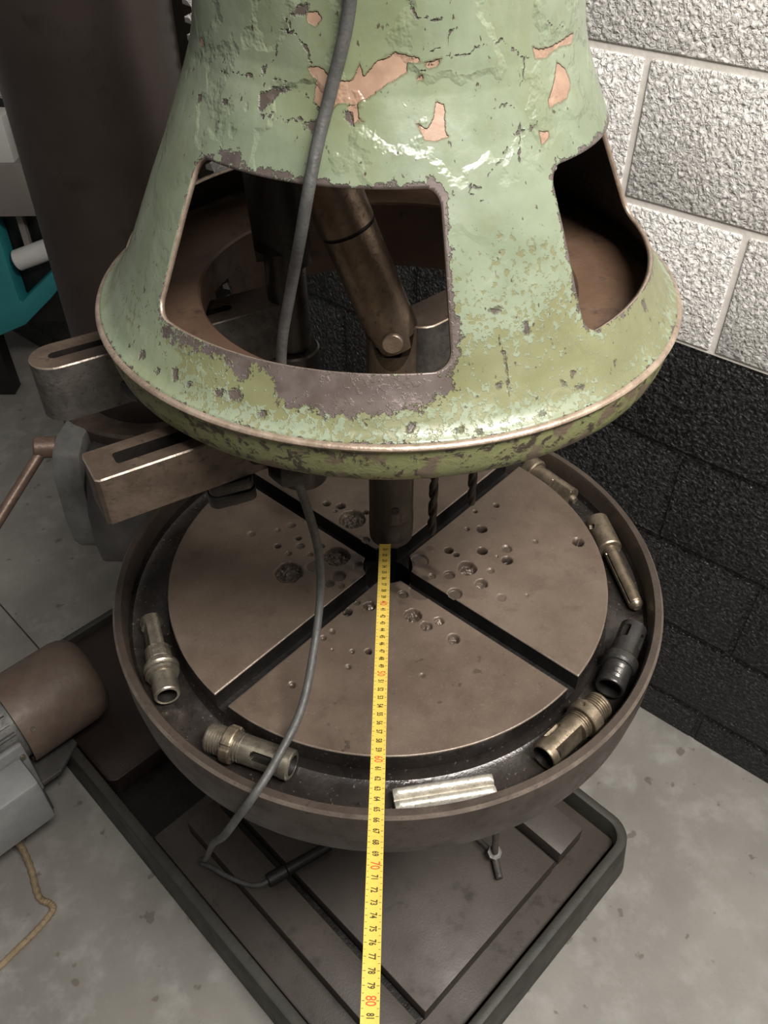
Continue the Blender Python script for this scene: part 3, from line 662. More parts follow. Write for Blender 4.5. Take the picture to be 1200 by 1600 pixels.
# added plate that keeps light out of the bell top, and the head above the picture
mb = MB(); mb.lathe([(0, Z0 + 0.600), (0.138, Z0 + 0.600), (0.134, Z0 + 0.63), (0, Z0 + 0.63)], 72)
mb.build('light_cap', M['inner'], bell)
mb = MB(); mb.lathe([(0.10, Z0 + 0.845), (0.15, Z0 + 0.86), (0.152, Z0 + 0.98), (0.12, Z0 + 1.05), (0, Z0 + 1.06)], 72)
head = mb.build('drill_head', M['grey_cast'], press)
mb = MB(); c = uv(-0.26, 0); mb.box((c[0], c[1], Z0 + 0.94), (0.36, 0.15, 0.12), Ra); mb.build('head_arm', M['grey_cast'], head, True, 0.015)
mb = MB(); mb.lathe([(0.108, Z0 + 0.84), (0.15, Z0 + 0.84), (0.152, Z0 + 1.06), (0.108, Z0 + 1.06)], 64, Matrix.Translation((CX, CY, 0))); mb.build('head_sleeve', M['grey_cast'], head)

# --- universal-joint shaft and centre spindle
def yoke_mod(zbase, depth, ang, r, flip=False):
    def mod(rr, h, a):
        if abs(h - zbase) < 1e-6:
            c = abs(math.cos(a - ang))                       # 1 on the ears, 0 in the valley
            k = math.sqrt(max(0.0, 1 - min(1.0, c / 0.80) ** 2))
            ear = 1 - 0.55 * max(0.0, (c - 0.80) / 0.2) * 0
            return rr, h - depth * k
        return rr, h
    return mod
def shaft(mb, p, q, r, depth_p=0.0, depth_q=0.0, ang=0.0, wall=0.010, xhint=(1, 0, 0), n=64):
    p, q = Vector(p), Vector(q); L = (q - p).length; T = frame(p, q - p, xhint)
    prof = [(r, 0.0)] + [(r, L * k / 12) for k in range(1, 12)] + [(r, L), (r - wall, L), (r - wall, L - depth_q - 0.008), (0, L - depth_q - 0.008)]
    def mod(rr, h, a):
        if depth_q and h > L - 1e-6:
            c = abs(math.cos(a - ang)); k = math.sqrt(max(0.0, 1 - min(1.0, c / 0.82) ** 2)); return rr, h - depth_q * k
        return rr, h
    mb.lathe([(0, 0)] + prof, n, T, mod)
SX = 0.004
J = Vector((SX, 0.0, Z0 + 0.338))
mb = MB(); shaft(mb, (SX, 0, Z0 + 0.055), (SX, 0, Z0 + 0.345), 0.0262, 0, 0.040, 0.0)
mb.lathe([(0.0262, 0), (0.0268, 0.001), (0.0268, 0.028), (0.0262, 0.030)], 64, Matrix.Translation((SX, 0, Z0 + 0.062)))
spindle = mb.build('spindle', [M['spindle'], M['shaft']], press); [setattr(pl, 'material_index', 1) for pl in spindle.data.polygons if pl.center.z > Z0 + 0.245]
mb = MB(); mb.cyl((SX + 0.004, -0.0240, Z0 + 0.115), (SX + 0.004, -0.0266, Z0 + 0.115), 0.0052, 20); mb.build('set_screw_hole', M['bore'], spindle)
D = Vector((-0.39, 0.01, 1)).normalized(); TOP = J + D * 0.285
mb = MB(); shaft(mb, J + D * 0.112, J - D * 0.014, 0.0262, 0, 0.034, math.pi / 2)
joint = mb.build('joint_shaft', M['shaft'], press)
mb = MB(); mb.cyl(J + D * 0.115, J + D * 0.215, 0.0268, 64, ch=0.001); mb.build('sleeve', M['shaft'], joint)
mb = MB(); mb.cyl(J + D * 0.111, J + D * 0.116, 0.0245, 48); mb.build('seam', M['bore'], joint)
mb = MB(); mb.cyl(J + D * 0.2165, TOP, 0.0285, 64, ch=0.001); mb.build('drive_socket', M['spindle'], joint)
# cross piece and pins of the joint
side = Vector((0, 1, 0)); lat = D.cross(side).normalized()
mb = MB(); mb.cyl(J - side * 0.0295, J + side * 0.0295, 0.0105, 32, ch=0.001); mb.build('joint_pin', M['edge'], joint)
mb = MB(); mb.cyl(J - Vector((0.024, 0, 0)), J + Vector((0.024, 0, 0)), 0.0085, 24); mb.build('joint_cross', M['bore'], joint)

# --- slotted spindle arms
def resample(pts, n):
    P = np.array(pts + [pts[0]]); s = np.concatenate([[0], np.cumsum(np.hypot(*(np.diff(P, axis=0).T)))])
    t = np.linspace(0, s[-1], n, endpoint=False); return list(zip(np.interp(t, s, P[:, 0]), np.interp(t, s, P[:, 1])))
def slotted(outer, inner, z0, z1, T, bev=0.0012, n=96):
    o, i = resample(outer, n), resample(inner, n); v = []; f = []
    def inset(L, d):
        out = []
        for k in range(n):
            a, b = np.array(L[k - 1]), np.array(L[(k + 1) % n]); tg = b - a; tg = tg / (np.hypot(*tg) + 1e-9); out.append((L[k][0] - tg[1] * d, L[k][1] + tg[0] * d))
        return out
    loops = [(i, z0), (o, z0), (o, z1 - bev), (inset(o, bev), z1), (i, z1), (i, z0)]
    for L, z in loops: v += [T @ Vector((x, y, z)) for x, y in L]
    for a in range(5):
        for k in range(n):
            j = (k + 1) % n; f.append((a * n + k, a * n + j, (a + 1) * n + j, (a + 1) * n + k))
    return v, f
def arm(tip, ang, length, width, z0, z1, round_r, slot0, slot1, slot_w, slot_r, end_r):
    """local x runs from the tip inward"""
    a = math.radians(ang); T = Matrix.Rotation(a, 4, 'Z'); T.translation = Vector((tip[0], tip[1], 0))
    out = []
    for (cx, cy, r, s0) in ((length - end_r, width / 2 - end_r, end_r, 0), (round_r, width / 2 - round_r, round_r, 90), (round_r, -width / 2 + round_r, round_r, 180), (length - end_r, -width / 2 + end_r, end_r, 270)):
        for k in range(9):
            b = math.radians(s0 + 90 * k / 8); out.append((cx + r * math.cos(b), cy + r * math.sin(b)))
    sl = rrect(slot1 - slot0, slot_w, slot_r, 6, (slot0 + slot1) / 2, 0)
    v, f = slotted(out, sl, z0, z1, T)
    mb = MB(); mb.put(v, f, 0)
    n = 96; mb.mi = [0] * n + [1] * n + [3] * n + [0] * n + [2] * n
    return mb, T
mb, T = arm((-0.3365, -0.072), 31, 0.285, 0.048, Z0 + 0.287, Z0 + 0.346, 0.0236, 0.018, 0.205, 0.011, 0.0052, 0.0236)
arm1 = mb.build('spindle_arm', [M['arm'], M['arm_dark'], M['bore'], M['worn_arris']], press)
mb, T = arm((-0.2435, -0.222), 31, 0.20, 0.043, Z0 + 0.294, Z0 + 0.341, 0.003, 0.022, 0.14, 0.0155, 0.002, 0.003)
arm2 = mb.build('spindle_arm', [M['arm'], M['arm'], M['bore'], M['worn_arris']], press)
mb, T = arm((0.262, 0.226), 223, 0.335, 0.046, Z0 + 0.287, Z0 + 0.346, 0.022, 0.02, 0.15, 0.012, 0.0052, 0.022)
mb.build('spindle_arm', [M['arm'], M['arm_dark'], M['bore'], M['edge']], press)
# square nut and studs that clamp the arms
def hexnut(c, r, h, n=6, a0=0.2):
    mb = MB(); mb.lathe([(0, 0), (r * 0.9, 0), (r, h * 0.15), (r, h * 0.85), (r * 0.9, h), (0, h)], n, Matrix.Translation(c), a0=a0); return mb
mb = MB(); Tn = Matrix.Rotation(math.radians(22), 4, 'Z'); Tn.translation = Vector((-0.143, -0.172, 0))
mb.prism(rrect(0.040, 0.028, 0.007), Z0 + 0.2805, Z0 + 0.2935, Tn); mb.prism(rrect(0.043, 0.030, 0.008), Z0 + 0.2675, Z0 + 0.2795, Tn)
mb.cyl((-0.142, -0.170, Z0 + 0.262), (-0.142, -0.170, Z0 + 0.30), 0.012, 24, ch=0.002)
mb.build('clamp_nut', M['black'], arm2, True, 0.0015)
mb = hexnut((-0.088, -0.165, Z0 + 0.285), 0.020, 0.022); mb.cyl((-0.088, -0.165, Z0 + 0.30), (-0.088, -0.165, Z0 + 0.363), 0.012, 24)
gland = mb.build('cable_gland', M['black'], press, True)
mb = hexnut((-0.113, -0.158, Z0 + 0.305), 0.019, 0.024, 12); mb.cyl((-0.113, -0.158, Z0 + 0.32), (-0.113, -0.158, Z0 + 0.363), 0.010, 24)
mb.build('clamp_nut', M['black'], press, True)
mb = hexnut((-0.232, -0.10, Z0 + 0.328), 0.013, 0.016, 4); mb.cyl((-0.232, -0.10, Z0 + 0.34), (-0.232, -0.10, Z0 + 0.364), 0.008, 16)
mb.build('clamp_bolt', M['black'], press, True)

# second spindle, on the long arm
P2 = Vector((-0.105, 0.056, 0))
mb = MB()
mb.cyl((P2.x, P2.y, Z0 + 0.10), (P2.x, P2.y, Z0 + 0.286), 0.030, 48, ch=0.002); mb.cyl((P2.x, P2.y, Z0 + 0.2865), (P2.x, P2.y, Z0 + 0.41), 0.021, 40, ch=0.002)
sp2 = mb.build('spindle', M['spindle'], press)
mb = MB(); shaft(mb, (P2.x - 0.01, P2.y, Z0 + 0.599), (P2.x, P2.y, Z0 + 0.385), 0.0285, 0, 0.03, 0.6)
mb.build('joint_shaft', M['inner'], sp2)

# --- twist drills
def drill(mb, x, y, z0, z1, r):
    n = 20; L = z1 - z0; rows = 90; v = []; f = []
    for i in range(rows + 1):
        h = i / rows; z = z0 + L * h; tw = h * L / 0.030 * math.pi
        k = min(1.0, (h * L) / (r * 0.6) + 0.05)
        for j in range(n):
            a = 2 * math.pi * j / n; g = max(0.0, math.cos(2 * a)) ** 1.5
            rr = r * (1 - 0.5 * g * (1 if h < 0.8 else max(0, (1 - (h - 0.8) / 0.05)))) * k
            v.append((x + rr * math.cos(a + tw), y + rr * math.sin(a + tw), z))
    for i in range(rows):
        for j in range(n): f.append((i * n + j, i * n + (j + 1) % n, (i + 1) * n + (j + 1) % n, (i + 1) * n + j))
    f.append(tuple(range(n))[::-1]); f.append(tuple(range(rows * n, (rows + 1) * n))); mb.put(v, f)
for x, y, zt, r in ((0.0560, 0.028, 0.026, 0.0058), (0.1095, 0.078, 0.031, 0.0060)):
    mb = MB(); mb.cyl((x, y, Z0 + 0.245), (x, y, Z0 + 0.345), 0.019, 40, ch=0.002); mb.cyl((x, y, Z0 + 0.21), (x, y, Z0 + 0.2455), 0.012, 32)
    s = mb.build('drill_spindle', M['inner'], press)
    mb = MB(); drill(mb, x, y, Z0 + zt, Z0 + 0.215, r); mb.build('twist_drill', M['spindle'], s)
# shaft at the back right inside the bell
mb = MB(); mb.cyl((0.098, 0.075, Z0 + 0.346), (0.075, 0.06, Z0 + 0.6), 0.026, 40); mb.build('joint_shaft', M['inner'], press)

# ------------------------------------------------------------------ tools lying in the table gutter
GZ = Z0 - 0.042
def tool(name, label, p, q, prof_pieces, z_r, nose=None):
    pass
def lathe_tool(name, mat, root, p, q, zax, prof, mod=None, n=72, spin=0.0, tilt=0.0, bore=None, step=0.0012, dark=()):
    """profile (x along axis, radius) densified; mod(x, ang, r) -> r ; ang 0 = up"""
    A, B = Vector((p[0], p[1], zax)), Vector((q[0], q[1], zax + tilt)); T = frame(A, B - A)
    pr = []
    for (x0, r0), (x1, r1) in zip(prof[:-1], prof[1:]):
        k = max(1, int(abs(x1 - x0) / step))
        pr += [(r0 + (r1 - r0) * i / k, x0 + (x1 - x0) * i / k) for i in range(k)]
    pr.append((prof[-1][1], prof[-1][0]))
    def md(r, h, a): return (mod(h, a - spin, r) if mod and r > 0.006 else r), h
    mb = MB(); mb.lathe(pr, n, T, md)
    o = mb.build(name, [mat, M['bore']], root)
    Ti = T.inverted()
    for pl in o.data.polygons:                     # floors of milled slots coloured dark to paint in their shade
        c = Ti @ pl.center; rad = math.hypot(c.x, c.y)
        for xs, xe, rm in dark:
            if xs < c.z < xe and rad < rm: pl.material_index = 1
    return o, T
def thread(x, x0, x1, r, pitch=0.0034, d=0.0014):
    return r - (d if ((x - x0) / pitch) % 1.0 > 0.5 else 0.0) if x0 < x < x1 else r
def slotted_mod(x, a, r, xs, xe, ang, half, depth):
    a = (a - ang + math.pi) % (2 * math.pi) - math.pi; y = a * r
    xm, hl = (xs + xe) / 2, (xe - xs) / 2 - half; dx = max(0.0, abs(x - xm) - hl)
    return r - depth if math.hypot(dx, y) < half else r
def flat(a, r, ang, d):
    c = math.cos(a - ang); return min(r, d / c) if c > 0.05 else r
def ring_groove(r): return r
GRP = 'tools left in the table gutter'
def tool_root(label, cat, p, name): return thing(name, label, cat, (p[0], p[1], GZ), GRP)

# A: sleeve with tang flats and stepped collar (left)
p, q = (-0.2910, -0.074), (-0.2500, -0.1850)
rt_ = tool_root('bright steel collet with flat-sided tail and stepped collar, at the left of the gutter', 'collet', p, 'collet')
def mA(x, a, r):
    if 0.006 < x < 0.050:
        d = 0.0085 + 0.004 * max(0, 1 - (x - 0.006) / 0.01)
        r = flat(a, r, 1.25, 0.0095 if x > 0.012 else 0.0125); r = flat(a, r, -1.6, 0.0095)
    if 0.050 < x < 0.070: r += 0.00022 * (math.sin(x * 3000) + math.sin(a * 24))
    return r
lathe_tool('body', M['steel'], rt_, p, q, GZ + 0.0212, [(0, 0.0), (0, 0.0130), (0.001, 0.0138), (0.050, 0.0138), (0.0505, 0.0150), (0.071, 0.0152), (0.0715, 0.0175), (0.075, 0.0180), (0.076, 0.0205), (0.080, 0.0208), (0.082, 0.0195), (0.083, 0.0182), (0.084, 0.0195), (0.087, 0.0198), (0.0885, 0.0178), (0.0900, 0.0178), (0.0905, 0.0150), (0.1175, 0.0150), (0.119, 0.0140), (0.119, 0.0112)], mA)
lathe_tool('bore', M['bore'], rt_, p, q, GZ + 0.0212, [(0.1188, 0.0115), (0.112, 0.0105), (0.095, 0.0100), (0.094, 0.0)])

# B: threaded collet with nut, slot (lower left)
p, q = (-0.1945, -0.2380), (-0.1015, -0.2735)
rt_ = tool_root('threaded collet with notched nut and slotted bright body, under the grey cable', 'collet', p, 'collet')
def mB(x, a, r):
    r = thread(x, 0.002, 0.041, r); r = slotted_mod(x, a, r, 0.056, 0.082, 0.75, 0.0042, 0.007) if x > 0.045 else r
    return r
lathe_tool('body', M['steel'], rt_, p, q, GZ + 0.0208, [(0, 0.0), (0, 0.0150), (0.002, 0.0162), (0.041, 0.0162), (0.0415, 0.0158), (0.089, 0.0158), (0.0895, 0.0166), (0.098, 0.0166), (0.0995, 0.0150), (0.0995, 0.011)], mB, step=0.0008, dark=[(0.05, 0.086, 0.0125)])
lathe_tool('bore', M['bore'], rt_, p, q, GZ + 0.0208, [(0.0993, 0.0112), (0.085, 0.010), (0.085, 0)])
def mBn(x, a, r): return slotted_mod(x, a, r, 0.0, 0.06, 0.9, 0.003, 0.003) if r > 0.019 else r
lathe_tool('nut', M['steel_brown'], rt_, p, q, GZ + 0.0208, [(0.021, 0.0155), (0.021, 0.0195), (0.0225, 0.0205), (0.0315, 0.0205), (0.033, 0.0195), (0.033, 0.0155)], lambda x, a, r: (r - 0.0022 if abs(((a * 4 / math.pi) % 2) - 1) < 0.12 and r > 0.019 else r))

# C: fluted bright bar (front)
p, q = (0.0050, -0.3080), (0.1100, -0.2905)
rt_ = tool_root('short pitted bright steel bar with a lengthwise groove, at the front of the gutter', 'steel bar', p, 'grooved_bar')
T = frame(Vector((p[0], p[1], GZ + 0.0005)), Vector((q[0] - p[0], q[1] - p[1], 0)))
L = math.hypot(q[0] - p[0], q[1] - p[1])
def sect(k):      # local x up, local y across
    o = [(0, -0.0125), (0.011, -0.0125)]
    for i in range(7): a = math.pi * i / 6; o.append((0.012 + 0.0048 * math.sin(a) * k, -0.0122 + 0.0052 * (1 - math.cos(a))))
    o.append((0.0085, -0.0010)); o.append((0.0085, 0.0012))
    for i in range(7): a = math.pi * i / 6; o.append((0.0115 + 0.0050 * math.sin(a) * k, 0.0018 + 0.0052 * (1 - math.cos(a))))
    o.append((0.011, 0.0125)); o.append((0, 0.0125)); return o
mb = MB(); n = len(sect(1)); v = []; f = []
rows = 24
for i in range(rows + 1):
    t_ = i / rows; e = min(1.0, min(t_, 1 - t_) * 30 + 0.3)
    for a, b in sect(e): v.append(T @ Vector((a, b, L * t_)))
for i in range(rows):
    for j in range(n): f.append((i * n + j, i * n + (j + 1) % n, (i + 1) * n + (j + 1) % n, (i + 1) * n + j))
f.append(tuple(range(n))[::-1]); f.append(tuple(range(rows * n, (rows + 1) * n))); mb.put(v, f)
mb.build('bar', M['pitted'], rt_)

# D: threaded collet (lower right)
p, q = (0.2370, -0.1970), (0.1640, -0.2640)
rt_ = tool_root('brownish threaded collet with round nut and open mouth, lower right of the gutter', 'collet', p, 'collet')
def mD(x, a, r):
    r = thread(x, 0.002, 0.044, r)
    if x > 0.047: r = slotted_mod(x, a, r, 0.060, 0.084, 0.85, 0.0042, 0.007); r = flat(a, r, -1.3, 0.0105) if x < 0.09 else r
    return r
lathe_tool('body', M['steel_brown'], rt_, p, q, GZ + 0.0208, [(0, 0.0), (0, 0.0150), (0.002, 0.0162), (0.044, 0.0162), (0.0445, 0.0158), (0.098, 0.0160), (0.100, 0.0150), (0.100, 0.0130)], mD, step=0.0008, dark=[(0.055, 0.088, 0.0100)])
lathe_tool('bore', M['bore'], rt_, p, q, GZ + 0.0208, [(0.0999, 0.0132), (0.085, 0.012), (0.084, 0)])
lathe_tool('nut', M['steel_brown'], rt_, p, q, GZ + 0.0208, [(0.020, 0.0155), (0.020, 0.0195), (0.0215, 0.0206), (0.0335, 0.0206), (0.035, 0.0195), (0.035, 0.0155)], lambda x, a, r: slotted_mod(x, a, r, 0.0245, 0.0305, 0.35, 0.0029, 0.005) if r > 0.019 else r, step=0.0007)

# E: blackened collet (right)
p, q = (0.2990, -0.0880), (0.2510, -0.1770)
rt_ = tool_root('blackened collet with slotted body and dark open mouth, right side of the gutter', 'collet', p, 'collet')
def mE(x, a, r):
    if x < 0.05: r = slotted_mod(x, a, r, 0.010, 0.030, 0.45, 0.0042, 0.008); r = slotted_mod(x, a, r, 0.014, 0.036, -1.1, 0.0042, 0.008)
    if 0.072 < x < 0.094: r = thread(x, 0.072, 0.094, r, 0.0018, 0.0004)
    return r
lathe_tool('body', M['blackened'], rt_, p, q, GZ + 0.0212, [(0, 0.0), (0, 0.0125), (0.0005, 0.0148), (0.002, 0.0160), (0.054, 0.0160), (0.0545, 0.0195), (0.057, 0.0210), (0.066, 0.0208), (0.069, 0.0185), (0.0695, 0.0165), (0.0995, 0.0165), (0.1010, 0.0155), (0.1010, 0.0133)], mE, step=0.0008, dark=[(0.006, 0.04, 0.0120)])
lathe_tool('bore', M['bore'], rt_, p, q, GZ + 0.0212, [(0.1008, 0.0134), (0.085, 0.0125), (0.084, 0)])

# F: stepped pin (right)
p, q = (0.2905, 0.1080), (0.3150, -0.0470)
rt_ = tool_root('steel pin with thick drilled head and long thin shank, right side of the gutter', 'steel pin', p, 'stepped_pin')
def mF(x, a, r):
    if x < 0.05: r = slotted_mod(x, a, r, 0.014, 0.022, 1.0, 0.0038, 0.006)
    if x > 0.062: r = slotted_mod(x, a, r, 0.064, 0.150, 1.15, 0.0012, 0.003)
    return r
lathe_tool('body', M['steel_brown'], rt_, p, q, GZ + 0.0170, [(0, 0.0), (0, 0.0148), (0.0015, 0.0163), (0.054, 0.0168), (0.056, 0.0155), (0.0565, 0.0098), (0.058, 0.0093), (0.148, 0.0093), (0.1495, 0.0085), (0.151, 0.0092), (0.154, 0.0075), (0.157, 0.0045), (0.158, 0.0)], mF, tilt=-0.0072, dark=[(0.01, 0.025, 0.0125)])

# G: collared shank (upper right)
p, q = (0.2100, 0.2200), (0.2640, 0.1500)
rt_ = tool_root('steel shank with round collar, half under the green head at the upper right', 'tool shank', p, 'collared_shank')
def mG(x, a, r): return flat(a, r, 1.0, 0.0105) if x > 0.052 else r
lathe_tool('body', M['steel_brown'], rt_, p, q, GZ + 0.0208, [(0, 0.0), (0, 0.0190), (0.002, 0.0204), (0.016, 0.0204), (0.018, 0.0185), (0.0185, 0.0150), (0.0215, 0.0146), (0.086, 0.0150), (0.087, 0.0132), (0.0875, 0.0065), (0.094, 0.0050), (0.095, 0)], mG)

# ------------------------------------------------------------------ measuring tape, stretched level from the spindle
TP = Vector((-0.0030, -0.0235, 0.0785 + Z0)); TD = Vector((-0.022894, -0.99589, 0.087632)).normalized()
TP = TP + TD * 0.0216
Tx = TD.cross(Vector((0, 0, 1))).normalized() * -1.0       # across, to the right
if Tx.x < 0: Tx = -Tx
Tn_ = Tx.cross(TD); Tn_ = Tn_ if Tn_.z > 0 else -Tn_
tape = thing('measuring_tape', 'yellow steel measuring tape stretched from the spindle towards the viewer', 'tape measure', tuple(TP))
tw, TL = 0.0066, 0.62
mb = MB(); v = []; f = []; nc = 8; nl = 62
curve = lambda s: 0.0004 * (s / tw) ** 2
for k in (0, 1):
    for i in range(nl + 1):
        for j in range(nc + 1):
            s = -tw + 2 * tw * j / nc; v.append(TP + TD * (TL * i / nl) + Tx * s + Tn_ * (curve(s) - 0.0003 * k))
N1 = (nl + 1) * (nc + 1)
for i in range(nl):
    for j in range(nc):
        a, b, c, d = i * (nc + 1) + j, i * (nc + 1) + j + 1, (i + 1) * (nc + 1) + j + 1, (i + 1) * (nc + 1) + j
        f.append((a, b, c, d)); f.append((N1 + d, N1 + c, N1 + b, N1 + a))
for i in range(nl):
    for j in (0, nc): a, d = i * (nc + 1) + j, (i + 1) * (nc + 1) + j; f.append((a, d, N1 + d, N1 + a))
for i in (0, nl):
    for j in range(nc): a, b = i * (nc + 1) + j, i * (nc + 1) + j + 1; f.append((a, b, N1 + b, N1 + a))
mb.put(v, f); mb.build('blade', M['tape'], tape)
mb = MB()
def tick(s0, s1, d, w):
    q = [TP + TD * (d + dd) + Tx * s + Tn_ * (curve(s) + 0.00012) for dd, s in ((-w, s0), (w, s0), (w, s1), (-w, s1))]; mb.put(q, [(0, 1, 2, 3)])
for k in range(0, 61):
    d = k * 0.01
    tick(-tw * 0.93, -tw * 0.62, d, 0.00022); tick(tw * 0.62, tw * 0.93, d, 0.00022)
    tick(-tw * 0.93, -tw * 0.72, d + 0.005, 0.00018); tick(tw * 0.72, tw * 0.93, d + 0.005, 0.00018)
gr = mb.build('graduation_marks', M['ink'], tape, False); gr['kind'] = 'stuff'
def text_mesh(txt, size):
    cu = bpy.data.curves.new('numeral', 'FONT'); cu.body = txt; cu.size = size; cu.align_x = 'CENTER'; cu.align_y = 'CENTER'; cu.resolution_u = 3
    cu.offset = 0.00020 if size < 0.009 else 0.00006
    ob = bpy.data.objects.new('tmp', cu); COL.objects.link(ob)
    dg = bpy.context.evaluated_depsgraph_get(); me = bpy.data.meshes.new_from_object(ob.evaluated_get(dg))
    bpy.data.objects.remove(ob); bpy.data.curves.remove(cu); return me
RT = Matrix((TD, Tx, Tn_)).transposed().to_4x4()
for k in range(1, 61):
    nv = 30 + k; big = nv % 10 == 0
    me = text_mesh(str(nv), 0.0108 if big else 0.0074)
    T = RT.copy(); T.translation = TP + TD * (k * 0.01 + (0.0 if big else 0.0)) + Tn_ * 0.00016
    S = Matrix.Diagonal((0.66 if big else 0.60, 1.0, 1, 1))
    for vv in me.vertices: vv.co.z += curve(vv.co.y) + 0.00004
    me.transform(T @ S); me.name = 'numeral'; me.materials.clear()
    add('numeral', me, M['red_ink'] if big else M['ink'], tape)

# ------------------------------------------------------------------ cable through the head and over the table
def on_bell(a, z, off): r = float(np.interp(z, PZ, PR)) + off; return (r * math.cos(math.radians(a)), r * math.sin(math.radians(a)), Z0 + z)
cp = [on_bell(-96.0, 0.80, 0.030), on_bell(-98.0, 0.71, 0.012), on_bell(-99.4, 0.650, 0.007), on_bell(-104, 0.601, 0.0065), on_bell(-106, 0.574, 0.0065), on_bell(-107.2, 0.545, 0.006),
      (-0.063, -0.180, Z0 + 0.514), (-0.074, -0.166, Z0 + 0.469), (-0.085, -0.160, Z0 + 0.422), (-0.089, -0.156, Z0 + 0.385), (-0.0875, -0.162, Z0 + 0.34), (-0.086, -0.166, Z0 + 0.296), (-0.079, -0.152, Z0 + 0.24), (-0.072, -0.136, Z0 + 0.16), (-0.073, -0.143, Z0 + 0.10),
      (-0.080, -0.189, Z0 + 0.06), (-0.091, -0.243, Z0 + 0.035), (-0.114, -0.292, Z0 + 0.018), (-0.134, -0.322, Z0 + 0.0045), (-0.1535, -0.3265, Z0 - 0.030), (-0.177, -0.316, Z0 - 0.09), (-0.232, -0.222, Z0 - 0.30), (-0.303, -0.100, Z0 - 0.60), (-0.330, -0.058, Z0 - 0.690), (-0.338, -0.052, Z0 - 0.7165),
      (-0.318, -0.060, Z0 - 0.7165), (-0.285, -0.078, Z0 - 0.7165), (-0.245, -0.093, Z0 - 0.7160), (-0.222, -0.094, Z0 - 0.712), (-0.209, -0.088, Z0 - 0.709)]
cab = thing('cable', 'grey cable running down over the green bell, through it and across the table', 'cable', cp[-1])
mb = MB(); mb.tube(spline(cp, 14), 0.0045, 12); mb.build('sheath', M['cable'], cab)
a, b = Vector((-0.212, -0.090, Z0 - 0.709)), Vector((-0.180, -0.070, Z0 - 0.709)); c2 = Vector((-0.105, -0.024, Z0 - 0.709))
mb = MB(); mb.cyl(a, b, 0.0125, 24, ch=0.002); mb.cyl(b, c2, 0.0105, 24, r2=0.009, ch=0.001); mb.build('plug_and_black_rod', M['rubber'], cab)  # plug, then a longer tapering black cylinder beyond it

# ------------------------------------------------------------------ electric motor beside the base
MU, MZ, MR = -0.642, 0.212, 0.091
def muv(u, v, z): return Vector((*uv(u, v), z))
mroot = thing('electric_motor', 'small electric motor with rusty brown rounded fan cover beside the base', 'motor', tuple(muv(MU, -0.5, 0)))
T = frame(muv(MU, -0.66, MZ), muv(0, 1, 0), (0, 0, 1))
mb = MB()
mb.lathe([(r, h) for r, h in [(0.089, 0.27), (MR, 0.271), (MR, 0.405), (MR - 0.003, 0.42), (MR - 0.010, 0.434), (MR - 0.022, 0.443), (0.05, 0.447), (0.0, 0.449)]], 72, T)
cover = mb.build('fan_cover', M['motor'], mroot)
cs = cover.modifiers.new('thickness', 'SOLIDIFY'); cs.thickness = 0.0015
for ang in (0.0, 2.1, 4.2):
    a = math.radians(-58) + ang; d = T.to_3x3() @ Vector((math.cos(a), math.sin(a), 0)); c = T @ Vector((MR * math.cos(a), MR * math.sin(a), 0.290))
    mb = MB(); mb.cyl(c - d * 0.001, c + d * 0.002, 0.0052, 20, r2=0.0042); mb.build('screw', M['steel'], cover)
mb = MB(); mb.lathe([(0, 0), (0.07, 0.0), (0.076, 0.01), (0.076, 0.30), (0, 0.30)], 64, T); body = mb.build('motor_body', M['motor_fin'], mroot)
for k in range(26):
    a = 2 * math.pi * k / 26; mb = MB(); Rk = T.to_3x3() @ Matrix.Rotation(a, 3, 'Z'); c = T @ Vector((0.0815 * math.cos(a), 0.0815 * math.sin(a), 0.137))
    mb.box(c, (0.013, 0.004, 0.25), Rk); mb.build('fin', M['motor_fin'], body, False)
# terminal box on the side facing the aisle
Rb = Matrix.Rotation(math.radians(-45), 3, 'Z')
mb = MB(); mb.box(muv(-0.545, -0.50, 0.185), (0.014, 0.20, 0.155), Rb); tb = mb.build('terminal_box', M['box'], mroot, True, 0.006)
mb = MB(); mb.box(muv(-0.500, -0.50, 0.180), (0.075, 0.172, 0.122), Rb); mb.build('lid', M['box'], tb, True, 0.008)
mb = MB(); mb.box(muv(-0.575, -0.52, 0.19), (0.06, 0.10, 0.07), Rb); mb.build('neck', M['motor_fin'], tb, True, 0.004)
c = muv(-0.538, -0.41, 0.235); d = muv(1, 0, 0); mb = MB(); mb.cyl(c, c + d * 0.006, 0.005, 16); mb.build('screw', M['steel'], tb)
# foot plate to the base
mb = MB(); mb.prism([(-0.73, -0.62), (-0.55, -0.62), (-0.55, -0.36), (-0.585, -0.305), (-0.73, -0.305)], 0.101, 0.112, ROT45); mb.prism([(-0.70, -0.60), (-0.585, -0.60), (-0.585, -0.42), (-0.70, -0.42)], 0.112, 0.15, ROT45)
mb.prism([(-0.72, -0.56), (-0.56, -0.56), (-0.56, -0.40), (-0.72, -0.40)], 0.001, 0.101, ROT45)
mb.build('foot', M['grey_dark'], mroot, True, 0.003)

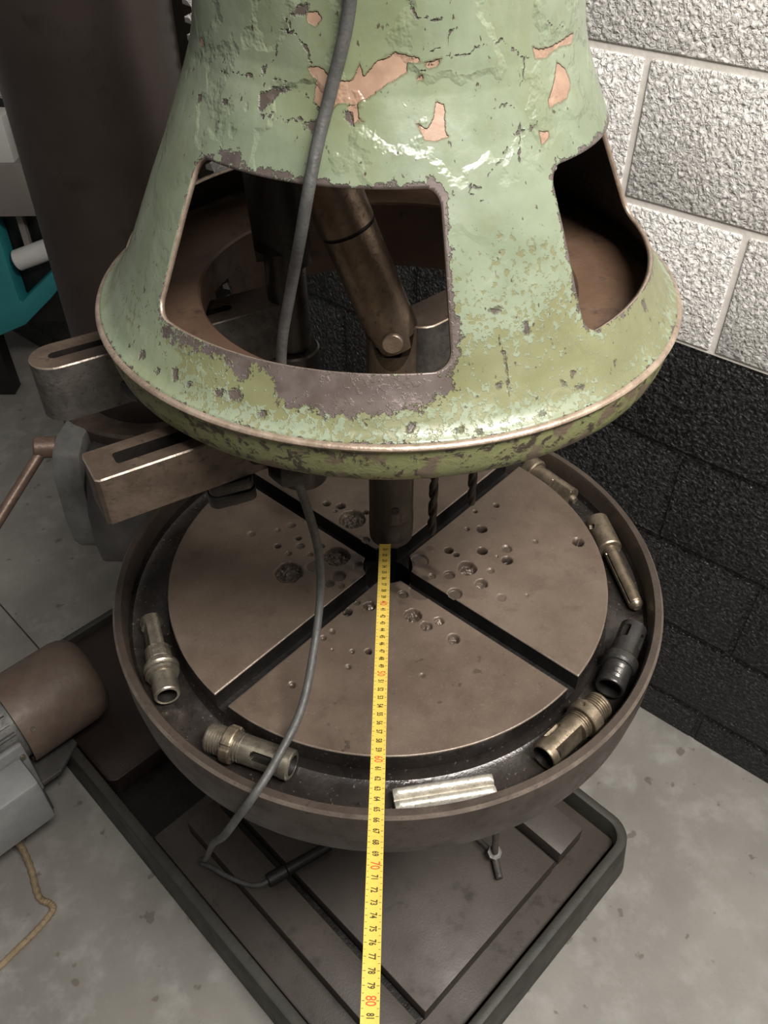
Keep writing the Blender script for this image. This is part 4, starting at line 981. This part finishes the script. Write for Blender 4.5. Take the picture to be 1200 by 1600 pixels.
# braided cord from the terminal box down to the floor
bp = [(-0.735, 0.02, 0.116), (-0.727, 0.010, 0.095), (-0.712, 0.02, 0.05), (-0.690, -0.008, 0.012), (-0.655, -0.067, 0.0085), (-0.629, -0.081, 0.0085), (-0.622, -0.095, 0.0085), (-0.640, -0.128, 0.0085), (-0.668, -0.165, 0.0085), (-0.70, -0.205, 0.0085), (-0.76, -0.26, 0.0085)]
cord = thing('power_cord', 'frayed tan braided cord hanging from the grey box onto the floor', 'cord', (-0.66, -0.07, 0))
pts = spline(bp, 14); mb = MB(); mb.tube(pts, [0.0062 + 0.0006 * math.sin(i * 1.7) for i in range(len(pts))], 10); mb.build('sheath', M['braid'], cord)

# ------------------------------------------------------------------ teal machine in the background
tm = thing('teal_machine', 'teal and beige machine in the background behind the column', 'machine', (-1.30, 1.63, 0))
def xz_slab(mb, pts, y0, y1, mi=0):
    T = Matrix(((1, 0, 0, 0), (0, 0, 1, 0), (0, 1, 0, 0), (0, 0, 0, 1))); mb.prism(pts, y0, y1, T, mi)
Y0, Y1 = 1.60, 1.67
mb = MB(); xz_slab(mb, [(-1.60, 0.20), (-1.224, 0.228), (-1.132, 0.267), (-1.023, 0.361), (-0.99, 0.395), (-0.99, 0.455), (-1.126, 0.342), (-1.127, 0.600), (-1.60, 0.600)], Y0, Y1)
mb.build('teal_body', M['teal'], tm, True, 0.006)
mb = MB(); xz_slab(mb, [(-1.60, 0.6165), (-0.985, 0.6235), (-0.985, 0.773), (-1.60, 0.766)], Y0 - 0.02, Y1 - 0.02); mb.build('beam', M['beige'], tm, True, 0.006)
mb = MB(); mb.cyl((-1.108, Y0 + 0.025, 0.470), (-0.99, Y0 + 0.035, 0.508), 0.031, 32, ch=0.004); mb.build('handle', M['pale'], tm)
mb = MB(); mb.box((-1.064, Y0 + 0.04, 0.555), (0.018, 0.018, 0.125)); mb.build('strut', M['beige'], tm, False)
mb = MB(); mb.box((-1.30, Y0 + 0.03, 0.83), (0.58, 0.09, 0.12)); mb.build('top_panel', M['pale'], tm, True, 0.006)
for x in (-1.54, -1.28):
    mb = MB(); mb.box((x, Y0 + 0.035, 0.108), (0.07, 0.06, 0.21)); mb.build('foot', M['rubber'], tm, False)
mb = MB(); mb.box((-1.30, Y1 + 0.008, 0.43), (0.58, 0.012, 0.38)); mb.build('back_panel', M['rubber'], tm, False)
